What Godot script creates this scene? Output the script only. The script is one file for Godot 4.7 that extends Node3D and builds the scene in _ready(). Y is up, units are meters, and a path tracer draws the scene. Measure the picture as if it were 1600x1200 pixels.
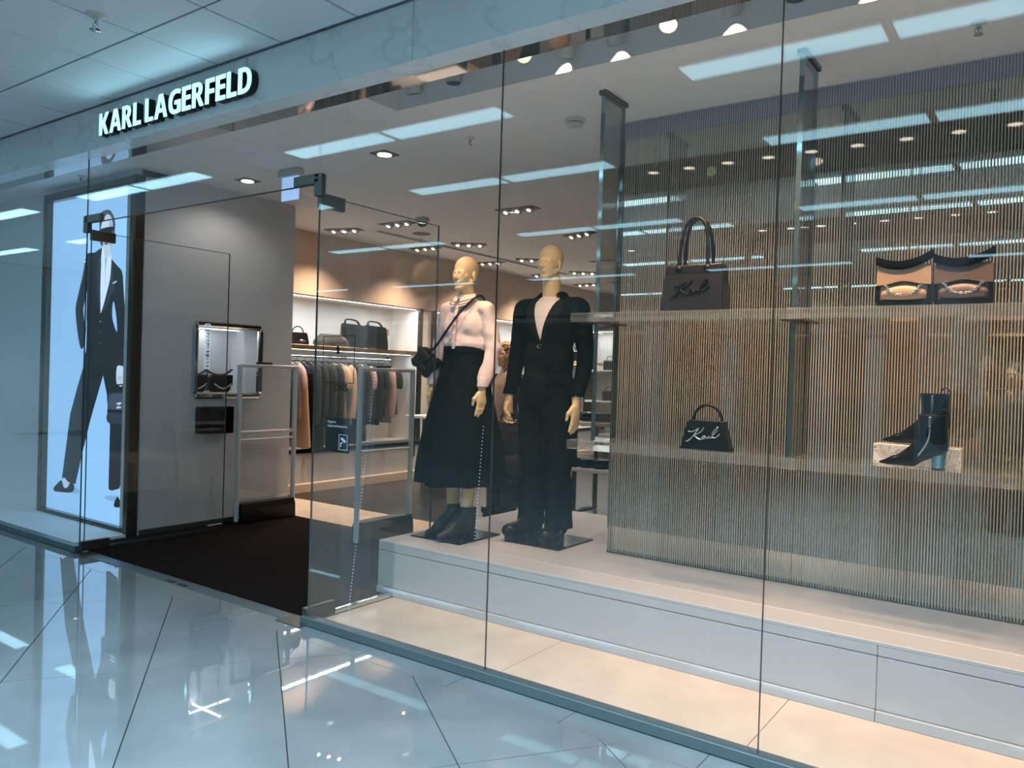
extends Node3D
# Shop front in a mall: glass facade along x at z = 0, the mall at z > 0, the shop at z < 0. Metres, y up.

# ------------------------------------------------------------------ geometry helper
class Geo:
	var v := PackedVector3Array()
	var n := PackedVector3Array()
	var uv := PackedVector2Array()
	var idx := PackedInt32Array()

	func vert(p: Vector3, q: Vector3, t := Vector2.ZERO) -> int:
		v.append(p); n.append(q); uv.append(t)
		return v.size() - 1

	func tri(a: int, b: int, c: int) -> void:   # counter-clockwise seen from outside; Godot wants clockwise
		idx.append(a); idx.append(c); idx.append(b)

	func quad(a: Vector3, b: Vector3, c: Vector3, d: Vector3) -> void:
		var q := (b - a).cross(c - a).normalized()
		if q == Vector3.ZERO:
			q = (c - a).cross(d - a).normalized()
		var i := vert(a, q, Vector2(0, 1)); vert(b, q, Vector2(1, 1)); vert(c, q, Vector2(1, 0)); vert(d, q, Vector2(0, 0))
		tri(i, i + 1, i + 2); tri(i, i + 2, i + 3)

	func face3(a: Vector3, b: Vector3, c: Vector3) -> void:
		var q := (b - a).cross(c - a).normalized()
		var i := vert(a, q); vert(b, q); vert(c, q)
		tri(i, i + 1, i + 2)

	func box(c: Vector3, s: Vector3, bevel := 0.0, basis := Basis.IDENTITY) -> Geo:
		var h := s / 2.0
		var e: float = minf(bevel, minf(h.x, minf(h.y, h.z)) * 0.9)
		var P := func(x: float, y: float, z: float) -> Vector3: return c + basis * Vector3(x, y, z)
		var ax := [[0, 1, 2], [1, 2, 0], [2, 0, 1]]
		for t in ax:
			for sg in [-1.0, 1.0]:
				var mk := func(a: float, b: float) -> Vector3:
					var p := Vector3.ZERO
					p[t[0]] = sg * h[t[0]]; p[t[1]] = a * (h[t[1]] - e); p[t[2]] = b * (h[t[2]] - e)
					return c + basis * p
				if sg > 0: quad(mk.call(-1, -1), mk.call(1, -1), mk.call(1, 1), mk.call(-1, 1))
				else: quad(mk.call(-1, -1), mk.call(-1, 1), mk.call(1, 1), mk.call(1, -1))
		if e > 0.0:
			for t in ax:   # edges along axis t[0]
				for s1 in [-1.0, 1.0]:
					for s2 in [-1.0, 1.0]:
						var pt := func(u: float, which: int) -> Vector3:
							var p := Vector3.ZERO
							p[t[0]] = u * (h[t[0]] - e)
							p[t[1]] = s1 * (h[t[1]] - (0.0 if which == 0 else e))
							p[t[2]] = s2 * (h[t[2]] - (e if which == 0 else 0.0))
							return c + basis * p
						if s1 * s2 > 0: quad(pt.call(-1, 0), pt.call(1, 0), pt.call(1, 1), pt.call(-1, 1))
						else: quad(pt.call(-1, 0), pt.call(-1, 1), pt.call(1, 1), pt.call(1, 0))
			for sx in [-1.0, 1.0]:
				for sy in [-1.0, 1.0]:
					for sz in [-1.0, 1.0]:
						var a: Vector3 = P.call(sx * h.x, sy * (h.y - e), sz * (h.z - e))
						var b: Vector3 = P.call(sx * (h.x - e), sy * h.y, sz * (h.z - e))
						var d: Vector3 = P.call(sx * (h.x - e), sy * (h.y - e), sz * h.z)
						if sx * sy * sz > 0: face3(a, b, d)
						else: face3(a, d, b)
		return self

	# rings of equal length, joined smoothly
	func loft(rings: Array, cap0 := true, cap1 := true) -> Geo:
		var m: int = rings[0].size()
		var base := v.size()
		for r in rings.size():
			for j in m:
				vert(rings[r][j], Vector3.ZERO, Vector2(float(j) / m, float(r) / maxf(1.0, rings.size() - 1)))
		for r in rings.size() - 1:
			for j in m:
				var a := base + r * m + j
				var b := base + r * m + (j + 1) % m
				var c := b + m
				var d := a + m
				var q := (v[c] - v[a]).cross(v[d] - v[b])
				for k in [a, b, c, d]: n[k] += q
				tri(a, b, c); tri(a, c, d)
		for k in range(base, v.size()): n[k] = n[k].normalized()
		if cap0: cap(rings[0], true)
		if cap1: cap(rings[-1], false)
		return self

	func cap(ring: PackedVector3Array, flip: bool) -> void:
		var ce := Vector3.ZERO
		for p in ring: ce += p
		ce /= ring.size()
		var q := Vector3.ZERO
		for j in ring.size(): q += (ring[j] - ce).cross(ring[(j + 1) % ring.size()] - ce)
		q = q.normalized() * (-1.0 if flip else 1.0)
		var i := vert(ce, q)
		for p in ring: vert(p, q)
		for j in ring.size():
			var a := i + 1 + j
			var b := i + 1 + (j + 1) % ring.size()
			if flip: tri(i, b, a)
			else: tri(i, a, b)

	# a tube along points; r is a number or an array of radii; flat < 1 squashes it
	func tube(pts: Array, r, sides := 8, flat := 1.0, up := Vector3.UP) -> Geo:
		var rings := []
		var prev := Vector3.ZERO
		for i in pts.size():
			var t: Vector3 = (pts[mini(i + 1, pts.size() - 1)] - pts[maxi(i - 1, 0)]).normalized()
			var s: Vector3
			if prev == Vector3.ZERO:
				s = t.cross(up)
				if s.length() < 0.05: s = t.cross(Vector3(0.3, 0.1, 1))
			else:
				s = prev - t * prev.dot(t)
			s = s.normalized(); prev = s
			var w := s.cross(t).normalized()
			var rr: float = r[i] if r is Array else r
			var ring := PackedVector3Array()
			for j in sides:
				var a := -TAU * j / sides
				ring.append(pts[i] + s * cos(a) * rr + w * sin(a) * rr * flat)
			rings.append(ring)
		return loft(rings)

	func lathe(profile: Array, segs := 16, xf := Transform3D.IDENTITY) -> Geo:
		var rings := []
		for p in profile:
			var ring := PackedVector3Array()
			for j in segs:
				var a := -TAU * j / segs
				ring.append(xf * Vector3(cos(a) * p.x, p.y, sin(a) * p.x))
			rings.append(ring)
		return loft(rings)

	# a polygon (x, y) pulled along z from z0 to z1
	func extrude(poly: PackedVector2Array, z0: float, z1: float, xf := Transform3D.IDENTITY) -> Geo:
		var p := poly
		if Geometry2D.is_polygon_clockwise(p):
			p = p.duplicate(); p.reverse()
		var t := Geometry2D.triangulate_polygon(p)
		var nz := (xf.basis * Vector3(0, 0, 1)).normalized()
		var i := v.size()
		for q in p: vert(xf * Vector3(q.x, q.y, z1), nz, q)
		for q in p: vert(xf * Vector3(q.x, q.y, z0), -nz, q)
		for k in range(0, t.size(), 3):
			var a: int = t[k]
			var b: int = t[k + 1]
			var c: int = t[k + 2]
			if (p[b] - p[a]).cross(p[c] - p[a]) < 0:
				var s := b; b = c; c = s
			tri(i + a, i + b, i + c); tri(i + p.size() + a, i + p.size() + c, i + p.size() + b)
		for k in p.size():
			var a := p[k]
			var b := p[(k + 1) % p.size()]
			quad(xf * Vector3(a.x, a.y, z0), xf * Vector3(b.x, b.y, z0), xf * Vector3(b.x, b.y, z1), xf * Vector3(a.x, a.y, z1))
		return self

	# isosurface of smoothly joined capsules ["c", a, b, ra, rb] and ellipsoids ["e", centre, radii]; holes are cut out, clips are planes [normal, d] that keep n.p < d
	func field(prims: Array, cell: float, k: float, clips := [], holes := [], wrinkle: FastNoiseLite = null, amp := 0.0, drop = null) -> Geo:
		var lo := Vector3.INF
		var hi := -Vector3.INF
		var boxes := []
		for p in prims:
			var l: Vector3
			var h: Vector3
			if p[0] == "c":
				l = p[1].min(p[2]) - Vector3.ONE * maxf(p[3], p[4]); h = p[1].max(p[2]) + Vector3.ONE * maxf(p[3], p[4])
			else:
				l = p[1] - p[2]; h = p[1] + p[2]
			l -= Vector3.ONE * 0.03; h += Vector3.ONE * 0.03
			boxes.append([l, h]); lo = lo.min(l); hi = hi.max(h)
		var nx := int((hi.x - lo.x) / cell) + 2
		var ny := int((hi.y - lo.y) / cell) + 2
		var nz := int((hi.z - lo.z) / cell) + 2
		var f := PackedFloat32Array(); f.resize(nx * ny * nz)
		for pi in prims.size():
			var p: Array = prims[pi]
			var a := ((boxes[pi][0] - lo) / cell).floor() as Vector3
			var b := ((boxes[pi][1] - lo) / cell).ceil() as Vector3
			var cap_: bool = p[0] == "c"
			var A: Vector3 = p[1]
			var B: Vector3 = p[2]
			var ra := 0.0
			var rb := 0.0
			var ba := Vector3.ZERO
			var l2 := 1.0
			var i1 := Vector3.ONE
			var i2 := Vector3.ONE
			if cap_:
				ra = p[3]; rb = p[4]; ba = B - A; l2 = maxf(ba.length_squared(), 1e-9)
			else:
				i1 = Vector3.ONE / B; i2 = i1 * i1
			for z in range(maxi(0, int(a.z)), mini(nz, int(b.z) + 1)):
				for y in range(maxi(0, int(a.y)), mini(ny, int(b.y) + 1)):
					var row := (z * ny + y) * nx
					for x in range(maxi(0, int(a.x)), mini(nx, int(b.x) + 1)):
						var q := lo + Vector3(x, y, z) * cell - A
						var d: float
						if cap_:
							var t := clampf(q.dot(ba) / l2, 0.0, 1.0)
							d = (q - ba * t).length() - ra - (rb - ra) * t
						else:
							var k0 := (q * i1).length()
							d = k0 * (k0 - 1.0) / maxf((q * i2).length(), 1e-6)
						if d < 0.05: f[row + x] += exp(-k * maxf(d, -0.12))
		for c in f.size():
			f[c] = -log(f[c]) / k if f[c] > 0.0 else 0.08
		if clips.size() or holes.size() or wrinkle:
			for z in nz:
				for y in ny:
					for x in nx:
						var c := (z * ny + y) * nx + x
						if f[c] > 0.06: continue
						var q := lo + Vector3(x, y, z) * cell
						if wrinkle: f[c] += wrinkle.get_noise_3dv(q) * amp
						for pl in clips: f[c] = maxf(f[c], pl[0].dot(q) - pl[1])
						for ho in holes: f[c] = maxf(f[c], ho[2] - (q - ho[1]).length())
		var ids := PackedInt32Array(); ids.resize(nx * ny * nz); ids.fill(-1)
		var off := [0, 1, nx, nx + 1, nx * ny, nx * ny + 1, nx * ny + nx, nx * ny + nx + 1]
		for z in nz - 1:
			for y in ny - 1:
				for x in nx - 1:
					var c := (z * ny + y) * nx + x
					var w0 := f[c]
					if absf(w0) > cell * 3.0: continue
					var s := 0
					for o in off:
						if f[c + o] < 0.0: s += 1
					if s == 0 or s == 8: continue
					var sum := Vector3.ZERO
					var cnt := 0
					for e in [[0, 1], [2, 3], [4, 5], [6, 7], [0, 2], [1, 3], [4, 6], [5, 7], [0, 4], [1, 5], [2, 6], [3, 7]]:
						var f0 := f[c + off[e[0]]]
						var f1 := f[c + off[e[1]]]
						if (f0 < 0.0) == (f1 < 0.0): continue
						var t := f0 / (f0 - f1)
						var c0 := Vector3(e[0] & 1, (e[0] >> 1) & 1, e[0] >> 2)
						var c1 := Vector3(e[1] & 1, (e[1] >> 1) & 1, e[1] >> 2)
						sum += c0.lerp(c1, t); cnt += 1
					var g := Vector3(f[c + 1] - w0, f[c + nx] - w0, f[c + nx * ny] - w0) + Vector3(f[c + off[7]] - f[c + off[6]], f[c + off[7]] - f[c + off[5]], f[c + off[7]] - f[c + off[3]])
					ids[c] = vert(lo + (Vector3(x, y, z) + sum / cnt) * cell, g.normalized())
		var strides := [1, nx, nx * ny]
		for z in range(1, nz - 1):
			for y in range(1, ny - 1):
				for x in range(1, nx - 1):
					var c := (z * ny + y) * nx + x
					if ids[c] < 0: continue
					for ax in 3:
						var f0 := f[c]
						var f1 := f[c + strides[ax]]
						if (f0 < 0.0) == (f1 < 0.0): continue
						var u: int = strides[(ax + 1) % 3]
						var w: int = strides[(ax + 2) % 3]
						var q := [ids[c], ids[c - u], ids[c - u - w], ids[c - w]]
						if q.min() < 0: continue
						if drop != null and drop.call((v[q[0]] + v[q[2]]) / 2.0): continue
						if f0 < 0.0:
							tri(q[0], q[1], q[2]); tri(q[0], q[2], q[3])
						else:
							tri(q[0], q[2], q[1]); tri(q[0], q[3], q[2])
		return self

	func mesh() -> ArrayMesh:
		var a := []
		a.resize(Mesh.ARRAY_MAX)
		a[Mesh.ARRAY_VERTEX] = v; a[Mesh.ARRAY_NORMAL] = n; a[Mesh.ARRAY_TEX_UV] = uv; a[Mesh.ARRAY_INDEX] = idx
		var m := ArrayMesh.new()
		m.add_surface_from_arrays(Mesh.PRIMITIVE_TRIANGLES, a)
		return m

# ------------------------------------------------------------------ naming helpers
var used := {}
var rng := RandomNumberGenerator.new()

func numbered(called: String) -> String:
	used[called] = used.get(called, -1) + 1
	return called if used[called] == 0 else "%s_%03d" % [called, used[called]]

func obj(called: String, m, mat: Material, parent: Node = self, at := Vector3.ZERO) -> MeshInstance3D:
	var o := MeshInstance3D.new()
	o.mesh = m.mesh() if m is Geo else m
	o.material_override = mat
	o.position = at
	o.name = numbered(called) if parent == self else called
	parent.add_child(o, true)
	return o

func tag(o: Node, label: String, category: String, group := "") -> Node:
	o.set_meta("label", label); o.set_meta("category", category)
	if group: o.set_meta("group", group)
	return o

func thing(called: String, label: String, category: String, at := Vector3.ZERO, turn := 0.0, group := "") -> Node3D:
	var o := Node3D.new()
	o.name = numbered(called)
	add_child(o)
	o.position = at; o.rotation_degrees.y = turn
	tag(o, label, category, group)
	return o

func copy(o: Node3D, at: Vector3, label := "", turn := 0.0) -> Node3D:
	var base: String = o.name
	var r: Node3D = o.duplicate()
	r.name = numbered(base.rstrip("0123456789").rstrip("_"))
	add_child(r)
	r.position = at; r.rotation_degrees.y = turn
	if label: r.set_meta("label", label)
	return r

func struct(called: String, m, mat: Material, label := "", category := "") -> MeshInstance3D:
	var o := obj(called, m, mat)
	o.set_meta("kind", "structure")
	if label: tag(o, label, category)
	return o

func G() -> Geo: return Geo.new()

func B(x0: float, x1: float, y0: float, y1: float, z0: float, z1: float, bevel := 0.0) -> Geo:
	return Geo.new().box(Vector3((x0 + x1) / 2, (y0 + y1) / 2, (z0 + z1) / 2), Vector3(x1 - x0, y1 - y0, z1 - z0), bevel)

func arc(c: Vector3, rx: float, ry: float, a0: float, a1: float, n: int, ux := Vector3.RIGHT, uy := Vector3.UP) -> Array:
	var out := []
	for i in n + 1:
		var a := deg_to_rad(lerpf(a0, a1, float(i) / n))
		out.append(c + ux * cos(a) * rx + uy * sin(a) * ry)
	return out

func smooth(pts: Array, per := 4) -> Array:   # Catmull-Rom through the points
	var out := []
	for i in pts.size() - 1:
		for j in per:
			out.append(pts[i].cubic_interpolate(pts[i + 1], pts[maxi(i - 1, 0)], pts[mini(i + 2, pts.size() - 1)], float(j) / per))
	out.append(pts[-1])
	return out

func V(a: Array) -> Array:
	var out := []
	for i in range(0, a.size(), 2): out.append(Vector3(a[i], a[i + 1], 0))
	return out

func P2(a: Array) -> PackedVector2Array:
	var out := PackedVector2Array()
	for i in range(0, a.size(), 2): out.append(Vector2(a[i], a[i + 1]))
	return out

func text_mesh(s: String, size: float, depth: float, bold := true) -> TextMesh:
	var f := SystemFont.new()
	f.font_names = PackedStringArray(["Droid Sans"])
	f.font_weight = 700 if bold else 400
	var t := TextMesh.new()
	t.text = s; t.font = f; t.font_size = 64; t.pixel_size = size / 64.0 / 0.714; t.depth = depth; t.curve_step = 1.0
	return t

# ------------------------------------------------------------------ materials
var M := {}

func mat(called: String, c: Color, rough := 0.6, metal := 0.0, spec := 0.5) -> StandardMaterial3D:
	var m := StandardMaterial3D.new()
	m.resource_name = called; m.albedo_color = c; m.roughness = rough; m.metallic = metal; m.metallic_specular = spec
	M[called] = m
	return m

func noise_tex(freq: float, a: Color, b: Color, octaves := 4, kind := FastNoiseLite.TYPE_SIMPLEX_SMOOTH, size := 512, stops := []) -> NoiseTexture2D:
	var f := FastNoiseLite.new()
	f.seed = 7; f.noise_type = kind; f.frequency = freq; f.fractal_octaves = octaves
	var t := NoiseTexture2D.new()
	t.width = size; t.height = size; t.noise = f; t.seamless = true
	var g := Gradient.new()
	g.set_color(0, a); g.set_color(1, b)
	for s in stops: g.add_point(s[0], s[1])
	t.color_ramp = g
	return t

func textured(m: StandardMaterial3D, t: Texture2D, metres: float, world := true) -> StandardMaterial3D:
	m.albedo_texture = t; m.uv1_triplanar = true; m.uv1_world_triplanar = world; m.uv1_scale = Vector3.ONE / metres
	return m

func bumped(m: StandardMaterial3D, freq: float, metres: float, cm: float, kind := FastNoiseLite.TYPE_SIMPLEX_SMOOTH) -> StandardMaterial3D:
	m.heightmap_enabled = true
	m.heightmap_texture = noise_tex(freq, Color.BLACK, Color.WHITE, 3, kind, 256)
	m.heightmap_scale = cm
	m.uv1_triplanar = true; m.uv1_scale = Vector3.ONE / metres
	return m

func glow(called: String, c: Color, e: float) -> StandardMaterial3D:
	var m := mat(called, Color(0.9, 0.9, 0.9), 0.5)
	m.emission_enabled = true; m.emission = c; m.emission_energy_multiplier = e
	return m

func glass(called: String, c: Color, alpha: float, rough := 0.0) -> StandardMaterial3D:
	var m := mat(called, Color(c.r, c.g, c.b, alpha), rough)
	m.transparency = BaseMaterial3D.TRANSPARENCY_ALPHA
	return m

func make_materials() -> void:
	var m := mat("mall_tile", Color.WHITE, 0.02, 0.0, 0.71)
	m.clearcoat_enabled = true; m.clearcoat = 1.0; m.clearcoat_roughness = 0.015
	textured(m, noise_tex(0.006, Color(0.44, 0.465, 0.48), Color(0.535, 0.56, 0.575), 5), 2.6)
	mat("grout", Color(0.14, 0.15, 0.15), 0.8)
	textured(mat("fascia_stone", Color.WHITE, 0.22), noise_tex(0.005, Color(0.80, 0.83, 0.84), Color(0.87, 0.885, 0.89), 5, FastNoiseLite.TYPE_SIMPLEX_SMOOTH, 512, [[0.47, Color(0.835, 0.86, 0.865)], [0.5, Color(0.78, 0.81, 0.82)], [0.53, Color(0.84, 0.865, 0.87)]]), 3.0)
	bumped(mat("ceiling_tile", Color(0.80, 0.82, 0.83), 0.9), 0.08, 0.5, 0.05)
	mat("ceiling_grid", Color(0.36, 0.40, 0.41), 0.6)
	mat("shop_ceiling", Color(0.88, 0.87, 0.85), 0.85)
	mat("pocket_black", Color(0.03, 0.03, 0.03), 0.5)
	mat("wall_grey", Color(0.79, 0.795, 0.80), 0.55)
	mat("wall_white", Color(0.89, 0.90, 0.91), 0.5)
	mat("niche_white", Color(0.86, 0.85, 0.82), 0.5)
	textured(mat("copper_wall", Color.WHITE, 0.42, 0.0), noise_tex(0.01, Color(0.82, 0.73, 0.65), Color(0.86, 0.77, 0.69), 3), 1.5)
	mat("screen_wall", Color(0.38, 0.345, 0.31), 0.7)
	mat("taupe", Color(0.30, 0.25, 0.21), 0.6)
	textured(mat("wood_floor", Color(0.72, 0.72, 0.72), 0.28), noise_tex(0.012, Color(0.15, 0.11, 0.09), Color(0.25, 0.19, 0.155), 4), 1.2)
	textured(mat("beige_tile", Color.WHITE, 0.25), noise_tex(0.008, Color(0.78, 0.70, 0.62), Color(0.84, 0.76, 0.68), 4), 1.6)
	bumped(mat("mat_brown", Color(0.11, 0.085, 0.08), 0.95, 0.0, 0.15), 0.4, 0.06, 0.3)
	mat("steel_grey", Color(0.40, 0.46, 0.48), 0.35, 0.6)
	mat("chrome", Color(0.82, 0.82, 0.80), 0.08, 1.0)
	mat("bronze", Color(0.36, 0.31, 0.25), 0.22, 0.9)
	mat("brushed", Color(0.42, 0.41, 0.39), 0.35, 0.9)
	mat("dark_plate", Color(0.20, 0.17, 0.16), 0.2, 0.85)
	mat("gold_edge", Color(0.66, 0.55, 0.38), 0.25, 0.8)
	mat("plinth_white", Color(0.70, 0.695, 0.70), 0.4)
	mat("groove", Color(0.30, 0.29, 0.29), 0.8)
	glass("glass", Color(0.75, 0.9, 0.88), 0.012)
	glass("acrylic", Color(0.78, 0.82, 0.80), 0.10, 0.02)
	glass("fin_glass", Color(0.20, 0.20, 0.18), 0.34)
	mat("glass_edge", Color(0.50, 0.60, 0.60), 0.06, 0.75)
	mat("seal", Color(0.20, 0.215, 0.21), 0.4)
	mat("grey_mirror", Color(0.70, 0.695, 0.67), 0.012, 1.0)
	mat("header_blue_lit", Color(0.50, 0.50, 0.68), 0.5)  # grey header with the blue light on it put into the colour
	m = mat("chain", Color(0.88, 0.82, 0.73), 0.38, 0.25)
	m = mat("skin", Color(0.90, 0.79, 0.60), 0.5)
	m = mat("skin_dark", Color(0.82, 0.63, 0.43), 0.5)
	m = bumped(mat("shirt_white", Color(0.88, 0.82, 0.82), 0.75), 0.012, 0.5, 0.6)
	mat("tee_white", Color(0.90, 0.86, 0.84), 0.8)
	bumped(mat("suit_black", Color(0.065, 0.063, 0.068), 0.85, 0.0, 0.15), 0.02, 0.4, 0.3)
	bumped(mat("skirt_black", Color(0.06, 0.075, 0.08), 0.8, 0.0, 0.15), 0.015, 0.5, 0.4)
	mat("lapel_black", Color(0.095, 0.093, 0.098), 0.7, 0.0, 0.2)
	mat("leather_black", Color(0.09, 0.085, 0.085), 0.36, 0.0, 0.4)
	mat("boot_black", Color(0.05, 0.05, 0.053), 0.26, 0.0, 0.35)
	mat("boot_suede", Color(0.10, 0.12, 0.125), 0.5)
	mat("nylon_black", Color(0.10, 0.082, 0.088), 0.6, 0.0, 0.25)
	mat("rubber_black", Color(0.012, 0.012, 0.012), 0.5)
	mat("leather_tote", Color(0.145, 0.125, 0.118), 0.36)
	mat("leather_tan", Color(0.70, 0.57, 0.46), 0.42)
	mat("leather_brown", Color(0.42, 0.34, 0.30), 0.42)
	mat("silver", Color(0.86, 0.86, 0.88), 0.18, 1.0)
	mat("mirror_heel", Color(0.62, 0.78, 0.78), 0.12, 0.9)
	textured(mat("marble", Color.WHITE, 0.25), noise_tex(0.009, Color(0.74, 0.68, 0.63), Color(0.93, 0.90, 0.87), 3, FastNoiseLite.TYPE_SIMPLEX_SMOOTH, 512, [[0.46, Color(0.90, 0.87, 0.84)], [0.5, Color(0.52, 0.47, 0.44)], [0.55, Color(0.91, 0.88, 0.85)]]), 0.35, false)
	mat("gate_grey", Color(0.76, 0.78, 0.78), 0.4)
	mat("gate_base", Color(0.02, 0.022, 0.024), 0.3)
	glass("gate_panel", Color(0.8, 0.8, 0.8), 0.05)
	mat("black_gloss", Color(0.03, 0.03, 0.033), 0.2, 0.0, 0.3)
	mat("print_white", Color(0.85, 0.87, 0.88), 0.6)
	mat("print_black", Color(0.06, 0.06, 0.06), 0.5)
	for c in [["cloth_black", Color(0.09, 0.09, 0.10)], ["cloth_navy", Color(0.11, 0.14, 0.165)], ["cloth_pink", Color(0.72, 0.58, 0.56)], ["cloth_cream", Color(0.74, 0.62, 0.50)], ["cloth_grey", Color(0.30, 0.31, 0.33)], ["cloth_charcoal", Color(0.12, 0.13, 0.14)]]:
		bumped(mat(c[0], c[1], 0.85), 0.03, 0.3, 0.4)
	mat("bag_brown", Color(0.10, 0.055, 0.04), 0.4)
	mat("bag_charcoal", Color(0.06, 0.065, 0.06), 0.5)
	mat("bag_grey", Color(0.22, 0.22, 0.19), 0.6)
	glow("bulb_mall", Color(1.0, 0.93, 0.85), 9.0)
	mat("mall_band", Color(0.34, 0.31, 0.28), 0.7)
	mat("dark_mirror", Color(0.62, 0.60, 0.58), 0.03, 1.0)
	mat("mall_wall", Color(0.70, 0.73, 0.74), 0.6)
	mat("mall_dark", Color(0.20, 0.16, 0.13), 0.6)
	mat("mall_pillar", Color(0.70, 0.80, 0.86), 0.4)
	mat("detector_white", Color(0.72, 0.72, 0.70), 0.5)
	mat("person_coat", Color(0.06, 0.035, 0.028), 0.9)
	mat("person_skin", Color(0.62, 0.44, 0.34), 0.6)
	mat("hair_dark", Color(0.03, 0.022, 0.018), 0.7)
	mat("jeans", Color(0.05, 0.06, 0.09), 0.9)
	glow("mall_panel", MALL, PANEL_GLOW)
	glow("letter_face", Color(0.76, 0.98, 1.0), 0.95)
	glow("bulb_warm", WARM, 14.0)
	glow("bulb_white", Color(1.0, 0.93, 0.85), 5.0)
	glow("bulb_pale", Color(0.86, 1.0, 0.62), 2.0)
	glow("sign_reflection_glow", Color(0.75, 0.92, 1.0), 0.45)  # glow that stands in for the sign mirrored in the door glass
	glow("warm_strip", Color(1.0, 0.80, 0.55), 1.0)
	glow("led_white", Color(0.93, 0.97, 1.0), 3.5)
	glow("led_reflection_blue", Color(0.45, 0.62, 1.0), 1.0)  # glow that stands in for LED strips reflected in the glass
	glow("sign_blue", Color(0.60, 0.76, 1.0), 0.7)

const MALL := Color(0.67, 0.91, 1.0)
const WARM := Color(1.0, 0.825, 0.655)
const PANEL_GLOW := 0.8
const PANEL_LIGHT := 0.34
const MALL_SPOT := 8.5
const EYE := Vector3(0, 1.38, 2.829)

# ------------------------------------------------------------------ lights
func area(at: Vector3, size: Vector2, rot: Vector3, c: Color, e: float, parent: Node = self) -> void:
	var l := AreaLight3D.new()
	l.name = "area_light"
	l.area_size = size; l.light_color = c; l.light_energy = e; l.shadow_enabled = true
	l.area_range = 20.0; l.area_normalize_energy = true
	l.position = at; l.rotation_degrees = rot
	parent.add_child(l, true)

func spot(at: Vector3, to: Vector3, e: float, ang: float, c := WARM, blend := 0.6, size := 0.03) -> void:
	var l := SpotLight3D.new()
	l.name = "spot_light"
	l.light_color = c; l.light_energy = e; l.spot_angle = ang; l.spot_angle_attenuation = blend; l.light_size = size
	l.spot_range = 14.0; l.spot_attenuation = 2.0; l.shadow_enabled = true
	add_child(l, true)
	l.position = at
	var d := (to - at).normalized()
	l.basis = Basis.looking_at(d, Vector3(0, 0, 1) if absf(d.y) > 0.95 else Vector3.UP)

func _ready() -> void:
	rng.seed = 11
	# ---- camera
	var cam := Camera3D.new()
	cam.name = "camera"
	add_child(cam)
	cam.position = EYE
	var yaw := deg_to_rad(35.3)
	var pitch := deg_to_rad(-0.67)
	var roll := deg_to_rad(1.78)
	var fw := Vector3(-sin(yaw) * cos(pitch), sin(pitch), -cos(yaw) * cos(pitch))
	var rt := fw.cross(Vector3.UP).normalized()
	var up := rt.cross(fw)
	cam.basis = Basis(rt * cos(roll) + up * sin(roll), up * cos(roll) - rt * sin(roll), -fw)
	cam.fov = rad_to_deg(2.0 * atan(600.0 / 1225.0))
	cam.near = 0.02; cam.far = 80.0
	cam.current = true
	# ---- environment: an indoor place, no sky light
	var we := WorldEnvironment.new()
	we.name = "environment"
	var env := Environment.new()
	env.background_mode = Environment.BG_COLOR
	env.background_color = Color(0, 0, 0)
	env.tonemap_mode = Environment.TONE_MAPPER_LINEAR
	env.tonemap_exposure = 1.0
	env.sdfgi_enabled = true; env.ssao_enabled = true; env.ssil_enabled = true
	we.environment = env
	add_child(we)
	make_materials()
	mall_lights()
	mall()
	facade()
	shop_shell()
	entrance()
	window_display()
	mannequins()
	shelf_goods()
	shop_goods()
	small_fittings()

# ------------------------------------------------------------------ the mall in front of the shop
const ROWS := [1.325, 2.78, 5.1, 8.9]
const PILLARS := [[-4.44, -4.18, 2.05], [-2.35, -2.11, 2.05], [-1.29, -0.88, 3.12], [-9.9, -9.4, 3.12]]
const ROW_SHIFT := [0.0, 0.0, -0.39, 0.54]
const MALL_CEIL := 3.12

func mall_lights() -> void:
	var root: Node3D
	for r in ROWS.size():
		for k in range(-3, 3):
			for s in 2:
				var x: float = -4.66 + k * 3.365 + s * 1.08 + ROW_SHIFT[r]
				if x > 5.0 or x < -15.0: continue
				var z: float = ROWS[r]
				if root == null:
					root = thing("ceiling_light_panel", "long bluish light panel recessed in the tiled mall ceiling", "ceiling light", Vector3(x, MALL_CEIL, z), 0, "bluish light panels in the mall ceiling")
					obj("frame", G().box(Vector3(0, 0.0, 0), Vector3(1.07, 0.012, 0.25), 0.003), M.ceiling_grid, root)
					obj("diffuser", G().box(Vector3(0, -0.006, 0), Vector3(1.03, 0.01, 0.215), 0.002), M.mall_panel, root)
				else:
					copy(root, Vector3(x, MALL_CEIL, z))
				area(Vector3(x, MALL_CEIL - 0.02, z), Vector2(1.03, 0.21), Vector3(-90, 0, 0), MALL, PANEL_LIGHT)
	# a dropped band with round downlights, seen mirrored in the glass
	struct("trim", B(-3.4, 6, 3.06, MALL_CEIL + 0.005, 2.94, 4.1, 0.003), M.mall_band)
	root = null
	for i in 22:
		var at := Vector3(-2.80 + i * 0.31, 3.06, 3.02) if i < 14 else Vector3(-14.0 + (i - 14) * 1.3, MALL_CEIL, 4.0)  # the last eight are added out of view to light the left side
		if root == null:
			root = thing("mall_downlight", "small round downlight in the mall ceiling, mirrored in the window or added out of view", "downlight", at, 0, "round downlights in the mall ceiling")
			obj("rim", G().lathe([Vector2(0.058, 0), Vector2(0.058, -0.005), Vector2(0.046, -0.007), Vector2(0.044, 0.0)], 18), M.detector_white, root)
			obj("lamp", G().lathe([Vector2(0.045, 0.0), Vector2(0.045, -0.004), Vector2(0.0, -0.005)], 18), M.bulb_mall, root)
		else: copy(root, at)
		if i % 2 == 0: spot(at + Vector3(0, -0.02, 0), at + Vector3(-0.1, -3, -0.4), MALL_SPOT, 60, Color(0.80, 0.93, 1.0), 0.8, 0.04)

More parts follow.
